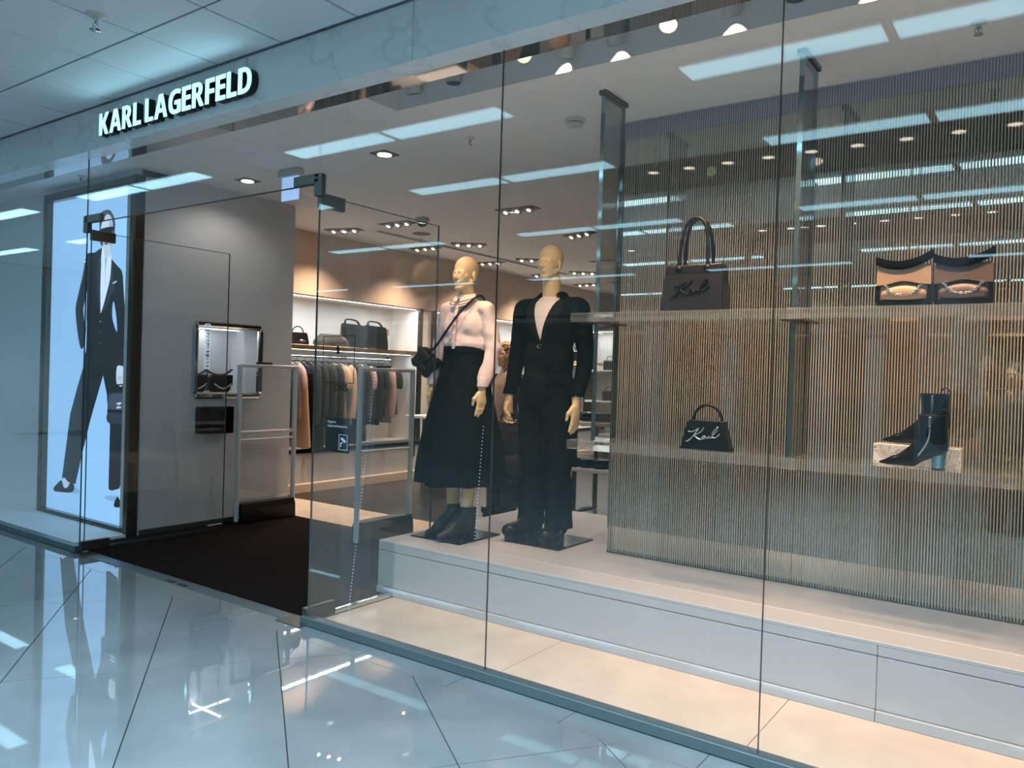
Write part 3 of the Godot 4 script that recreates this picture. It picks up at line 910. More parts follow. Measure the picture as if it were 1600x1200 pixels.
# ------------------------------------------------------------------ window display: plinth, screen, fins, shelves
func window_display() -> void:
	var top := 0.332
	var zf := -0.675
	var pl := thing("display_plinth", "large white display plinth along the shop window under the mannequins", "plinth", Vector3(0, 0, 0))
	pl.set_meta("kind", "structure")
	obj("core", B(-3.44, 3.4, 0.004, 0.315, -2.45, zf - 0.018), M.groove, pl)
	var x := -3.456
	for e in [-0.60, 1.6, 3.41]:
		obj("front_panel", B(x, e - 0.002, 0.052, 0.270, zf - 0.016, zf, 0.002), M.plinth_white, pl)
		obj("edge_panel", B(x, e - 0.002, 0.274, 0.314, zf - 0.016, zf, 0.002), M.plinth_white, pl)
		obj("kick_panel", B(x, e - 0.002, 0.004, 0.05, zf - 0.01, zf + 0.012, 0.003), M.plinth_white, pl)
		x = e
	obj("top_panel", B(-3.456, 3.41, 0.314, top, -0.875, zf, 0.003), M.plinth_white, pl)
	obj("top_panel", B(-3.456, 3.41, 0.314, top, -1.66, -0.878, 0.003), M.plinth_white, pl)
	obj("top_panel", B(-3.456, 3.41, 0.314, top, -2.46, -1.663, 0.003), M.plinth_white, pl)
	obj("end_panel", B(-3.458, -3.444, 0.004, 0.314, -2.45, -0.68, 0.002), M.plinth_white, pl)
	# warm-lit floor tiles in the trough between glass and plinth
	var tf := struct("floor", B(-3.33, 3.4, -0.002, 0.001, -0.69, -0.03), M.grout)
	x = -3.31
	for e in [-2.10, -0.945, 0.22, 1.39, 2.56]:
		obj("tile", B(x + 0.0015, e - 0.0015, 0.0, 0.004, -0.68, -0.031), M.beige_tile, tf)
		x = e
	# strip of the floor frame beside the door
	tag(obj("corner_channel", B(-3.345, -3.315, 0.0, 0.03, -0.68, -0.03, 0.003), M.chrome), "short polished channel on the floor between door leaf and display window", "channel")
	# grey mirror wall with metal chains hanging in front of it
	var sc := struct("wall_mirror", B(-2.227, 2.07, top, CEIL, -1.46, -1.405), M.screen_wall, "grey mirror wall behind the hanging chain curtain", "mirror")
	x = -2.227
	for e in [-1.155, -0.611, 0.463, 1.0, 2.07]:
		obj("mirror_panel", B(x + 0.0012, e - 0.0012, top, CEIL, -1.405, -1.398), M.grey_mirror, sc)
		x = e
	obj("edge_profile", B(-2.234, -2.227, top, CEIL, -1.46, -1.36), M.chrome, sc)
	obj("foot_rail", B(-2.23, 2.07, top, top + 0.006, -1.398, -1.355), M.bronze, sc)
	tag(obj("curtain_header", B(-2.23, 2.07, 2.81, CEIL, -1.397, -1.388, 0.002), M.header_blue_lit), "header panel above the chain curtain, blue light put into its colour", "header")  # blue light falling on the header is painted in as its tint
	var bead := G()
	var prof := []
	var y := 0.0
	var l := CEIL - 0.01 - top
	while y < l:
		prof.append(Vector2(0.0031, y)); prof.append(Vector2(0.0031, y + 0.0045)); prof.append(Vector2(0.0012, y + 0.0062)); prof.append(Vector2(0.0012, y + 0.0082))
		y += 0.0094
	bead.lathe(prof, 4)
	var mm := MultiMesh.new()
	mm.transform_format = MultiMesh.TRANSFORM_3D
	mm.mesh = bead.mesh()
	var pitch := 0.0132
	var count := int((2.07 + 2.222) / pitch)
	mm.instance_count = count
	for i in count:
		mm.set_instance_transform(i, Transform3D(Basis(Vector3.UP, rng.randf() * 0.5), Vector3(-2.221 + i * pitch, top + 0.004 + rng.randf() * 0.004, -1.372 + rng.randf_range(-0.002, 0.002))))
	var mi := MultiMeshInstance3D.new()
	mi.name = "chain_curtain"
	mi.multimesh = mm; mi.material_override = M.chain
	add_child(mi)
	mi.set_meta("kind", "stuff")
	tag(mi, "curtain of thin hanging brass-coloured metal chains behind the display shelves", "chain curtain")
	# clear fins hanging from the ceiling, carrying thick clear shelves
	var fx := [-2.065, -1.035, -0.005, 1.02]
	for i in fx.size():
		var f := thing("glass_fin", ["clear glass fin at the left end of the shelves, beside the male mannequin", "clear glass fin between the tote bag and the flap bags", "clear glass fin right of the flap bags", "clear glass fin at the far right end of the shelves"][i], "glass fin", Vector3(fx[i], 0, -0.965), 0, "clear fins that carry the display shelves")
		for h in [[1.042, 1.667], [1.725, CEIL - 0.02]]:
			obj("sheet", B(-0.011, 0.011, h[0], h[1], -0.115, 0.112), M.fin_glass, f)
			obj("front_edge", B(-0.0115, 0.0115, h[0], h[1], 0.112, 0.116), M.glass_edge, f)
			obj("rear_edge", B(-0.0115, 0.0115, h[0], h[1], -0.1175, -0.115), M.glass_edge, f)
		obj("ceiling_shoe", B(-0.022, 0.022, CEIL - 0.025, CEIL, -0.135, 0.13, 0.003), M.bronze, f)
		obj("flange_plate", B(-0.055, 0.055, 1.668, 1.674, -0.14, 0.13, 0.002), M.bronze, f)
		obj("end_block", B(-0.014, 0.05, 0.992, 1.040, 0.166, 0.180, 0.004), M.acrylic, f)
		obj("end_block", B(-0.014, 0.05, 1.675, 1.723, 0.166, 0.180, 0.004), M.acrylic, f)
	for q in [[1.675, "upper thick clear acrylic shelf carrying the handbags"], [0.992, "lower thick clear acrylic shelf carrying the small bag and boots"]]:
		tag(obj("display_shelf", B(-2.20, 1.45, q[0], q[0] + 0.048, -1.15, -0.80, 0.004), M.acrylic), q[1], "shelf", "clear display shelves")
	# cylinder spots in the raised pocket behind the glass
	var cx := [-3.08, -2.78, -2.31, -2.06, -1.80, -1.52, -1.24, -0.96, -0.68, -0.40, -0.10, 0.3, 0.7, 1.1]
	var ordinal := ["first", "second", "third", "fourth", "fifth", "sixth", "seventh", "eighth", "ninth", "tenth", "eleventh", "twelfth", "thirteenth", "fourteenth"]
	for i in cx.size():
		var at := Vector3(cx[i], 3.02, -0.455)
		var to := Vector3(cx[i], 0.3, -0.62)
		if i == 0: to = Vector3(-3.15, 1.0, -1.1)
		if i == 3: to = Vector3(-2.70, 1.65, -1.34)
		if i % 2 == 0 and i > 3: to = Vector3(cx[i], 1.3, -1.36)
		var t := thing("cylinder_spotlight", "%s white cylinder spotlight in the ceiling slot, counted from the door%s" % [ordinal[i], ", tilted towards the glass" if i in [2, 5] else ""], "spotlight", at, 0, "cylinder spotlights in the ceiling slot")
		var bs := Basis.looking_at((to - at).normalized(), Vector3(0, 0, 1))
		if i == 2: bs = Basis.looking_at(Vector3(0.40, -0.45, 0.7), Vector3.UP)
		if i == 5: bs = Basis.looking_at(Vector3(0.16, -0.75, 0.42), Vector3.UP)
		var xf := Transform3D(bs * Basis(Vector3.RIGHT, -PI / 2), Vector3.ZERO)
		obj("housing", G().lathe([Vector2(0.02, -0.09), Vector2(0.042, -0.085), Vector2(0.044, 0.06), Vector2(0.040, 0.065), Vector2(0.0398, -0.01)], 20, xf), M.detector_white, t)
		obj("lamp", G().lathe([Vector2(0.0395, 0.0 if i != 2 and i != 5 else 0.05), Vector2(0.038, 0.004 if i != 2 and i != 5 else 0.056), Vector2(0.0, 0.006 if i != 2 and i != 5 else 0.06)], 20, xf), M.bulb_pale if i == 2 else M.bulb_white, t)
		if i != 2 and i != 5: obj("baffle", G().lathe([Vector2(0.0365, 0.064), Vector2(0.037, 0.008)], 20, xf), M.pocket_black, t)
		obj("stem", G().tube([Vector3(0, 0.03, -0.01), Vector3(0, 0.22, -0.01)], 0.008, 6), M.detector_white, t)
		var e: float = 1.45 if i > 3 else 0.8
		if i in [0, 3]: e = 2.0 if i == 0 else 3.0
		spot(at + (to - at).normalized() * 0.075, to, e, 24 if i in [0, 3] else 40, WARM, 0.7)

# ------------------------------------------------------------------ mannequins
func head_prims(c: Vector3, s: float) -> Array:   # c: under the chin, face towards +z
	var e := func(x: float, y: float, z: float, a: float, b: float, d: float) -> Array: return ["e", c + Vector3(x, y, z) * s, Vector3(a, b, d) * s]
	var k := func(x0, y0, z0, x1, y1, z1, r0, r1) -> Array: return ["c", c + Vector3(x0, y0, z0) * s, c + Vector3(x1, y1, z1) * s, r0 * s, r1 * s]
	var out := [e.call(0, 0.150, -0.020, 0.073, 0.083, 0.092), e.call(0, 0.086, 0.022, 0.055, 0.084, 0.062), e.call(0, 0.016, 0.064, 0.017, 0.013, 0.014),
		k.call(0, 0.120, 0.078, 0, 0.082, 0.0985, 0.0058, 0.0085), e.call(0, 0.0535, 0.0785, 0.020, 0.0055, 0.0085), e.call(0, 0.0435, 0.0765, 0.016, 0.006, 0.009), k.call(0, -0.12, -0.035, 0, 0.05, -0.022, 0.053, 0.046)]
	for s2 in [-1.0, 1.0]:
		out.append_array([k.call(s2 * 0.045, 0.058, -0.002, s2 * 0.012, 0.017, 0.060, 0.020, 0.016), e.call(s2 * 0.036, 0.090, 0.047, 0.021, 0.018, 0.020), k.call(s2 * 0.009, 0.0775, 0.085, s2 * 0.007, 0.078, 0.089, 0.0055, 0.0055),
			k.call(s2 * 0.038, 0.121, 0.060, s2 * 0.012, 0.122, 0.0755, 0.008, 0.0075), e.call(s2 * 0.029, 0.106, 0.066, 0.015, 0.009, 0.010), e.call(s2 * 0.072, 0.096, -0.014, 0.008, 0.030, 0.018)])
	return out

func head_holes(c: Vector3, s: float) -> Array:
	return [["s", c + Vector3(0.030, 0.107, 0.0985) * s, 0.0225 * s], ["s", c + Vector3(-0.030, 0.107, 0.0985) * s, 0.0225 * s], ["s", c + Vector3(0, 0.0485, 0.0905) * s, 0.0045 * s]]

# a hanging hand: side +1 is the figure's left; curl bends the fingers round what they hold
func add_hand(g: Geo, w: Vector3, side: float, curl: float, s := 1.0) -> void:
	var p := [["c", w + Vector3(0, 0.05, 0), w + Vector3(0, -0.02, 0.0), 0.026 * s, 0.022 * s], ["e", w + Vector3(0, -0.055, 0.004) * s, Vector3(0.018, 0.052, 0.038) * s]]
	var spread := [0.031, 0.011, -0.009, -0.028]
	var flen: Array = [0.072, 0.084, 0.078, 0.060]
	for i in 4:
		var a: Vector3 = w + Vector3(0, -0.088, spread[i]) * s
		var d := Vector3(-side * 0.10, -1, 0.16 - i * 0.06).normalized()
		var a1 := a + d * float(flen[i]) * 0.45 * s
		d = d.rotated(Vector3(0, 0, 1), -side * curl)
		var a2 := a1 + d * float(flen[i]) * 0.32 * s
		d = d.rotated(Vector3(0, 0, 1), -side * curl)
		var a3 := a2 + d * float(flen[i]) * 0.25 * s
		p.append(["c", a + Vector3(0, 0.02, 0), a1, 0.0095 * s, 0.0085 * s]); p.append(["c", a1, a2, 0.0085 * s, 0.0075 * s]); p.append(["c", a2, a3, 0.0075 * s, 0.006 * s])
	var t0 := w + Vector3(-side * 0.004, -0.028, 0.028) * s
	var t1 := t0 + Vector3(-side * 0.012, -0.034, 0.026) * s
	var t2 := t1 + Vector3(-side * (0.004 + curl * 0.03), -0.034, 0.004 - curl * 0.008) * s
	p.append(["c", t0, t1, 0.013 * s, 0.010 * s]); p.append(["c", t1, t2, 0.010 * s, 0.007 * s])
	g.field(p, 0.0042, 260.0)

func boot_mesh(height: float, heel: float, point: float, chunky: bool) -> Array:   # [upper, sole and heel]; toe towards +z
	var u := G()
	var toe := ["c", Vector3(0, 0.045, 0.05), Vector3(0, 0.028, 0.13 + point), 0.042, 0.024 - point * 0.25]
	if chunky: toe = ["c", Vector3(0, 0.062, 0.05), Vector3(0, 0.06, 0.12), 0.048, 0.046]
	var hy := heel + 0.045
	u.field([["c", Vector3(0, height, -0.065), Vector3(0, hy + 0.06, -0.065), 0.055, 0.047], ["c", Vector3(0, hy + 0.05, -0.062), Vector3(0, hy, -0.075), 0.046, 0.040], ["c", Vector3(0, hy + 0.01, -0.06), Vector3(0, 0.052, 0.05), 0.042, 0.040], ["c", Vector3(0, hy + 0.06, -0.04), Vector3(0, 0.075, 0.06), 0.040, 0.030], toe], 0.006, 110.0, [[Vector3.UP, height - 0.01], [Vector3.DOWN, -0.012]])
	var s := G()
	var out := PackedVector2Array()
	for i in 25:
		var a := TAU * i / 25.0
		var z := sin(a)
		var w: float = 0.036 + 0.008 * sin(a * 0.5 + 0.6)
		if z > 0.2: w *= 1.0 - pow((z - 0.2) / 0.8, 2.0) * (0.3 + point * 6.0)
		out.append(Vector2(cos(a) * w * (1.15 if chunky else 0.9), -(0.02 + z * (0.135 + (point if z > 0 else 0.0)))))
	var up := Transform3D(Basis(Vector3.RIGHT, -PI / 2), Vector3.ZERO)
	if chunky:
		s.extrude(out, 0.0, 0.036, up)
	else:
		var fore := Geometry2D.intersect_polygons(out, P2([-0.1, -0.4, 0.1, -0.4, 0.1, 0.02, -0.1, 0.02]))
		for f in fore: s.extrude(f, 0.002, 0.014, up)
	return [u, s]

func base_plate(label: String, at: Vector3) -> void:
	tag(obj("base_plate", G().box(at + Vector3(0, 0.005, 0), Vector3(0.40, 0.010, 0.425), 0.003), M.dark_plate), label, "base plate", "square mannequin base plates")

func mannequins() -> void:
	var wr := FastNoiseLite.new()
	wr.seed = 3; wr.frequency = 7.0; wr.fractal_octaves = 2
	base_plate("dark polished square plate under the female mannequin's boots", Vector3(-3.185, 0.332, -1.095))
	base_plate("dark polished square plate under the male mannequin's boots", Vector3(-2.655, 0.332, -1.385))
	female(wr)
	male(wr)

func female(wr: FastNoiseLite) -> void:
	var t := thing("mannequin", "bald cream female mannequin in white shirt and long black skirt", "mannequin", Vector3(-3.155, 0.342, -1.09))
	var chin := Vector3(0, 1.560, 0.02)
	var g := G()
	# slim continuous body under the clothes
	g.field([["c", Vector3(0, 1.47, -0.015), Vector3(0, 1.60, 0.0), 0.05, 0.047], ["e", Vector3(0, 1.32, 0), Vector3(0.115, 0.16, 0.075)], ["e", Vector3(0, 1.05, 0), Vector3(0.12, 0.16, 0.08)],
		["c", Vector3(-0.11, 1.45, -0.01), Vector3(0.11, 1.45, -0.01), 0.04, 0.04], ["c", Vector3(0, 1.2, 0), Vector3(0, 1.1, 0), 0.085, 0.09],
		["c", Vector3(0.165, 1.44, -0.01), Vector3(0.205, 1.20, -0.02), 0.036, 0.030], ["c", Vector3(0.205, 1.20, -0.02), Vector3(0.200, 0.975, 0.055), 0.030, 0.023],
		["c", Vector3(-0.165, 1.44, -0.01), Vector3(-0.225, 1.20, -0.03), 0.036, 0.030], ["c", Vector3(-0.225, 1.20, -0.03), Vector3(-0.235, 0.98, 0.02), 0.030, 0.023],
		["c", Vector3(-0.075, 0.98, 0), Vector3(-0.075, 0.52, 0.0), 0.075, 0.048], ["c", Vector3(0.075, 0.98, 0), Vector3(0.07, 0.52, 0.02), 0.075, 0.048],
		["c", Vector3(-0.075, 0.50, 0), Vector3(-0.075, 0.36, -0.02), 0.046, 0.050], ["c", Vector3(-0.075, 0.36, -0.02), Vector3(-0.075, 0.10, -0.02), 0.050, 0.034],
		["c", Vector3(0.07, 0.50, 0.02), Vector3(0.07, 0.36, 0.0), 0.046, 0.050], ["c", Vector3(0.07, 0.36, 0.0), Vector3(0.07, 0.10, 0.03), 0.050, 0.034]], 0.013, 90.0)
	g.field(head_prims(chin, 0.965), 0.0046, 210.0, [], head_holes(chin, 0.965))
	add_hand(g, Vector3(0.198, 0.945, 0.062), 1.0, 0.10, 1.04)
	add_hand(g, Vector3(-0.236, 0.95, 0.025), -1.0, 0.25, 1.0)
	obj("body", g, M.skin, t)
	# shirt
	var s := G()
	s.field([["e", Vector3(0, 1.345, -0.005), Vector3(0.148, 0.165, 0.098)], ["e", Vector3(0, 1.225, 0.0), Vector3(0.150, 0.105, 0.112)], ["e", Vector3(0.055, 1.325, 0.040), Vector3(0.075, 0.085, 0.056)], ["e", Vector3(-0.055, 1.325, 0.040), Vector3(0.075, 0.085, 0.056)],
		["c", Vector3(-0.135, 1.452, -0.015), Vector3(0.135, 1.452, -0.015), 0.045, 0.045], ["c", Vector3(0, 1.50, -0.02), Vector3(0, 1.47, -0.02), 0.052, 0.07],
		["c", Vector3(0.160, 1.445, -0.012), Vector3(0.212, 1.20, -0.025), 0.050, 0.048], ["c", Vector3(0.212, 1.20, -0.025), Vector3(0.203, 1.0, 0.050), 0.050, 0.040],
		["c", Vector3(-0.160, 1.445, -0.012), Vector3(-0.230, 1.20, -0.035), 0.050, 0.048], ["c", Vector3(-0.230, 1.20, -0.035), Vector3(-0.236, 1.0, 0.015), 0.050, 0.040]], 0.0085, 120.0, [[Vector3(0, 1, 0), 1.528]], [], wr, 0.011,
		func(p: Vector3) -> bool: return absf(p.x) < 0.17 and p.y < 1.175)
	obj("shirt", s, M.shirt_white, t)
	for q in [[0.2025, 0.055, 1.0], [-0.236, 0.017, -1.0]]:
		var c := G()
		var rings := []
		for r in [[1.018, 0.0365], [1.01, 0.040], [0.962, 0.037], [0.957, 0.035], [0.966, 0.030]]:
			var ring := PackedVector3Array()
			for j in 20: ring.append(Vector3(q[0] + cos(-TAU * j / 20) * r[1] * 0.92, r[0], q[1] + sin(-TAU * j / 20) * r[1] * 1.08 + (1.0 - r[0]) * 0.22))
			rings.append(ring)
		rings.reverse()
		obj("cuff", c.loft(rings, false, false), M.shirt_white, t)
	var pk := G()
	pk.tube(smooth([Vector3(0, 1.495, 0.062), Vector3(0, 1.42, 0.100), Vector3(0, 1.33, 0.112), Vector3(0, 1.24, 0.118), Vector3(0, 1.19, 0.112)]), 0.016, 6, 0.3, Vector3(0, 0, 1))
	obj("button_placket", pk, M.shirt_white, t)
	for k in 5: obj("button", G().lathe([Vector2(0, 0.004), Vector2(0.0055, 0.003), Vector2(0.0055, -0.002)], 8, Transform3D(Basis(Vector3.RIGHT, PI / 2), Vector3(0, 1.45 - k * 0.055, [0.098, 0.112, 0.119, 0.121, 0.124][k]))), M.print_white, t)
	# collar: stand and two pointed flaps with dark stripes
	var col := G()
	var st := []
	for r in [[1.500, 0.066], [1.548, 0.060], [1.548, 0.055], [1.50, 0.060]]:
		var ring := PackedVector3Array()
		for j in 24: ring.append(Vector3(cos(TAU * j / 24) * r[1], r[0] - 0.014 * sin(TAU * j / 24), -0.008 + sin(TAU * j / 24) * r[1]))
		st.append(ring)
	st.reverse()
	col.loft(st, false, false)
	obj("collar_stand", col, M.shirt_white, t)
	for sd in [-1.0, 1.0]:
		var fl := G()
		var line := []
		for i in 8:
			var a := deg_to_rad(lerpf(92.0, 5.0, i / 7.0))
			var drop: float = lerpf(0.078, 0.036, i / 7.0)
			var outw: float = lerpf(0.042, 0.024, i / 7.0)
			var inner := Vector3(sd * cos(a) * 0.062, 1.546 - 0.016 * sin(a), -0.008 + sin(a) * 0.062)
			var low := Vector3(sd * (cos(a) * (0.062 + outw) + 0.022 * sin(a)), 1.546 - 0.016 * sin(a) - drop, -0.008 + sin(a) * (0.062 + outw * 1.05))
			line.append([inner, low])
		var rings := []
		for q in line:
			var nrm := Vector3(q[1].x, 0.05, q[1].z).normalized() * 0.005
			rings.append(PackedVector3Array([q[0] - nrm, q[0] + nrm, q[1] + nrm, q[1] - nrm]))
		if sd < 0.0: rings.reverse()
		obj("collar_flap", fl.loft(rings), M.shirt_white, t)
		var stripe := G()
		for k in 2:
			var pts := []
			var f: float = [0.16, 0.42][k]
			for i in range(0, 6): pts.append(line[i][1].lerp(line[i][0], f) + Vector3(line[i][1].x, 0.02, line[i][1].z).normalized() * 0.0065)
			pts.push_front(line[0][0].lerp(line[0][1], 0.25 + k * 0.2) + Vector3(0, 0, 0.0065))
			stripe.tube(pts, 0.0035, 5, 0.5)
		obj("collar_stripe", stripe, M.print_black, t)
	# long gathered skirt
	var sk := G()
	var sr := []
	for r in 26:
		var f := r / 25.0
		var y := lerpf(1.205, 0.335, f)
		var ring := PackedVector3Array()
		var grow: float = 1.0 - exp(-f * 3.0)
		var a0 := lerpf(0.138, 0.288, smoothstep(0.0, 1.0, pow(f, 0.8)))
		var b0 := lerpf(0.108, 0.245, smoothstep(0.0, 1.0, pow(f, 0.85)))
		for j in 120:
			var a := -TAU * j / 120
			var fold: float = (sin(a * 9.0 + sin(a * 2.0) * 1.4) * 0.030 + sin(a * 17.0 + 1.0) * 0.010) * grow * (0.25 + 0.75 * f) + sin(a * 34.0) * 0.003 * exp(-f * 6.0)
			ring.append(Vector3(cos(a) * (a0 + fold) - 0.015 * f, y + sin(a * 3.0) * 0.006 * f, sin(a) * (b0 + fold)))
		sr.append(ring)
	sr.reverse()
	obj("skirt", sk.loft(sr, false, true), M.skirt_black, t)
	var wb := []
	for r in [[1.168, 0.143, 0.113], [1.172, 0.147, 0.117], [1.205, 0.145, 0.115], [1.208, 0.141, 0.111]]:
		var ring := PackedVector3Array()
		for j in 60: ring.append(Vector3(cos(-TAU * j / 60) * r[1], r[0], sin(-TAU * j / 60) * r[2]))
		wb.append(ring)
	obj("waistband", G().loft(wb, false, false), M.skirt_black, t)
	# ankle boots
	var bm := boot_mesh(0.205, 0.035, 0.02, false)
	for q in [[-0.075, 0.035, -12.0, "boot"], [0.07, 0.085, -16.0, "boot"]]:
		var b := obj("boot", bm[0], M.boot_suede, t)
		b.transform = Transform3D(Basis(Vector3.UP, deg_to_rad(q[2])), Vector3(q[0], 0.0, q[1]))
		obj("sole", bm[1], M.rubber_black, b)
		obj("heel", B(-0.032, 0.032, 0.0, 0.06, -0.115, -0.045, 0.006), M.rubber_black, b)
	obj("support_rod", G().tube([Vector3(-0.01, 0.0, -0.03), Vector3(-0.02, 0.5, -0.02)], 0.006, 8), M.chrome, t)
	# crossbody bag: its own thing
	var bag := thing("crossbody_bag", "small black puffy crossbody bag on a strap at the female mannequin's hip", "bag", Vector3(-3.155 - 0.285, 0.342 + 1.085, -1.09 + 0.05))
	var bb := G()
	for k in 3:
		bb.field([["c", Vector3(-0.075 + k * 0.045, 0.02 - k * 0.035, 0.005), Vector3(-0.01 + k * 0.045, 0.085 - k * 0.035, 0.005), 0.034, 0.034], ["c", Vector3(-0.075 + k * 0.045, 0.02 - k * 0.035, -0.03), Vector3(-0.01 + k * 0.045, 0.085 - k * 0.035, -0.03), 0.03, 0.03]], 0.009, 120.0)
	obj("body", bb, M.leather_black, bag)
	obj("flap", G().field([["c", Vector3(-0.03, 0.10, 0.02), Vector3(0.06, 0.045, 0.032), 0.022, 0.022], ["c", Vector3(-0.08, 0.03, 0.026), Vector3(0.03, -0.03, 0.036), 0.02, 0.02]], 0.008, 60.0), M.leather_black, bag)
	var off := Vector3(0.285, -1.085, -0.05)
	obj("strap", G().tube(smooth([Vector3(0.07, 1.40, -0.125), Vector3(0.10, 1.50, -0.07), Vector3(0.112, 1.530, -0.005), Vector3(0.098, 1.500, 0.055), Vector3(0.06, 1.43, 0.115), Vector3(0.0, 1.352, 0.132), Vector3(-0.07, 1.27, 0.132), Vector3(-0.14, 1.205, 0.118), Vector3(-0.215, 1.17, 0.085), Vector3(-0.285, 1.155, 0.055)].map(func(p): return p + off), 5), 0.0095, 6, 0.4, Vector3(1, 0, 0)), M.leather_black, bag)

func male(wr: FastNoiseLite) -> void:
	var t := thing("mannequin", "bald cream male mannequin in black suit and white t-shirt", "mannequin", Vector3(-2.695, 0.342, -1.37))
	var chin := Vector3(0, 1.642, 0.02)
	var g := G()
	g.field([["c", Vector3(0, 1.50, -0.02), Vector3(0, 1.66, -0.005), 0.062, 0.056], ["e", Vector3(0, 1.34, 0), Vector3(0.15, 0.17, 0.085)], ["e", Vector3(0, 1.02, 0), Vector3(0.13, 0.15, 0.08)],
		["c", Vector3(-0.14, 1.47, -0.01), Vector3(0.14, 1.47, -0.01), 0.04, 0.04], ["c", Vector3(0, 1.2, 0), Vector3(0, 1.05, 0), 0.11, 0.11],
		["c", Vector3(0.19, 1.45, -0.01), Vector3(0.245, 1.16, -0.03), 0.04, 0.034], ["c", Vector3(0.245, 1.16, -0.03), Vector3(0.235, 0.93, 0.035), 0.034, 0.026],
		["c", Vector3(-0.19, 1.45, -0.01), Vector3(-0.25, 1.16, -0.03), 0.04, 0.034], ["c", Vector3(-0.25, 1.16, -0.03), Vector3(-0.262, 0.93, 0.04), 0.034, 0.026],
		["c", Vector3(-0.09, 0.93, 0), Vector3(-0.095, 0.48, 0.01), 0.085, 0.05], ["c", Vector3(0.09, 0.93, 0), Vector3(0.095, 0.48, 0.01), 0.085, 0.05],
		["c", Vector3(-0.095, 0.48, 0.01), Vector3(-0.10, 0.10, -0.02), 0.05, 0.036], ["c", Vector3(0.095, 0.48, 0.01), Vector3(0.10, 0.10, -0.02), 0.05, 0.036]], 0.014, 80.0)
	g.field(head_prims(chin, 0.975), 0.0046, 205.0, [], head_holes(chin, 0.975))
	add_hand(g, Vector3(0.240, 0.880, 0.045), 1.0, 0.12, 1.12)
	add_hand(g, Vector3(-0.264, 0.880, 0.05), -1.0, 0.85, 1.12)
	obj("body", g, M.skin, t)
	# t-shirt front, seen in the jacket's opening
	var tee := G()
	tee.field([["e", Vector3(0, 1.35, 0), Vector3(0.165, 0.19, 0.108)], ["c", Vector3(0, 1.50, -0.012), Vector3(0, 1.42, 0.0), 0.068, 0.09], ["e", Vector3(0, 1.15, 0), Vector3(0.14, 0.14, 0.098)]], 0.011, 90.0, [[Vector3(0, 1, -0.25).normalized(), 1.485]])
	obj("t_shirt", tee, M.tee_white, t)
	obj("t_shirt_neckband", G().tube(arc(Vector3(0, 1.528, -0.008), 0.070, 0.066, 0, 360, 24, Vector3.RIGHT, Vector3(0, -0.18, 1)), 0.008, 6), M.tee_white, t)
	# jacket
	var prims := [["e", Vector3(0, 1.355, -0.006), Vector3(0.196, 0.19, 0.124)], ["e", Vector3(0, 1.14, 0.0), Vector3(0.176, 0.20, 0.118)], ["e", Vector3(0, 0.95, 0.0), Vector3(0.190, 0.20, 0.128)],
		["c", Vector3(-0.185, 1.478, -0.015), Vector3(0.185, 1.478, -0.015), 0.056, 0.056], ["c", Vector3(-0.06, 1.525, -0.03), Vector3(0.06, 1.525, -0.03), 0.052, 0.052],
		["c", Vector3(0.215, 1.462, -0.012), Vector3(0.258, 1.16, -0.035), 0.062, 0.056], ["c", Vector3(0.258, 1.16, -0.035), Vector3(0.240, 0.915, 0.036), 0.054, 0.043],
		["c", Vector3(-0.215, 1.462, -0.012), Vector3(-0.262, 1.16, -0.035), 0.062, 0.056], ["c", Vector3(-0.262, 1.16, -0.035), Vector3(-0.266, 0.915, 0.040), 0.054, 0.043]]
	var j := G()
	j.field(prims, 0.0095, 110.0, [[Vector3.DOWN, -0.80], [Vector3(0, 1, 0.35).normalized(), 1.508]], [], wr, 0.005,
		func(p: Vector3) -> bool: return (p.z > 0.02 and absf(p.x) < 0.115 * clampf((p.y - 1.245) / 0.27, 0.0, 1.2) - 0.004) or (absf(p.x) > 0.2 and p.y < 0.918))
	obj("jacket", j, M.suit_black, t)
	var depth := func(x: float, y: float) -> float:   # the jacket's front at (x, y)
		var z := 0.22
		while z > -0.1:
			var sum := 0.0
			for p in prims:
				var d: float
				var q := Vector3(x, y, z)
				if p[0] == "e":
					var k0: float = ((q - p[1]) / p[2]).length()
					d = k0 * (k0 - 1.0) / maxf(((q - p[1]) / (p[2] * p[2])).length(), 1e-6)
				else:
					var ba: Vector3 = p[2] - p[1]
					var u: float = clampf((q - p[1]).dot(ba) / ba.length_squared(), 0, 1)
					d = (q - p[1] - ba * u).length() - lerpf(p[3], p[4], u)
				sum += exp(-110.0 * maxf(d, -0.1))
			if sum > 1.0: return z
			z -= 0.003
		return z
	for sd in [-1.0, 1.0]:
		# lapel: a notched strip that follows the chest from neck to button
		var lp := G()
		var rings := []
		for i in 15:
			var f := i / 14.0
			var y := lerpf(1.545, 1.235, f)
			var inn: float = lerpf(0.098, 0.0, pow(f, 0.9)) if f > 0.12 else lerpf(0.072, 0.092, f / 0.12)
			var wd: float = 0.0
			if f < 0.30: wd = lerpf(0.030, 0.060, f / 0.30)
			elif f < 0.36: wd = lerpf(0.046, 0.088, (f - 0.30) / 0.06)
			else: wd = lerpf(0.088, 0.006, pow((f - 0.36) / 0.64, 0.85))
			var yo := y + (0.02 if f >= 0.30 and f < 0.5 else 0.0)
			var za: float = depth.call(sd * inn, minf(y, 1.50)) if y < 1.51 else 0.025 - (y - 1.51) * 1.4
			var zb: float = depth.call(sd * (inn + wd), minf(yo, 1.49)) if y < 1.51 else za - 0.014
			var a := Vector3(sd * inn, y, za)
			var b := Vector3(sd * (inn + wd), yo, zb)
			var nf := Vector3(sd * 0.25, 0.1, 1).normalized()
			rings.append(PackedVector3Array([a - nf * 0.010, b - nf * 0.006, b + nf * 0.007, a.lerp(b, 0.5) + nf * 0.012, a + nf * 0.010]))
		if sd < 0.0: rings.reverse()
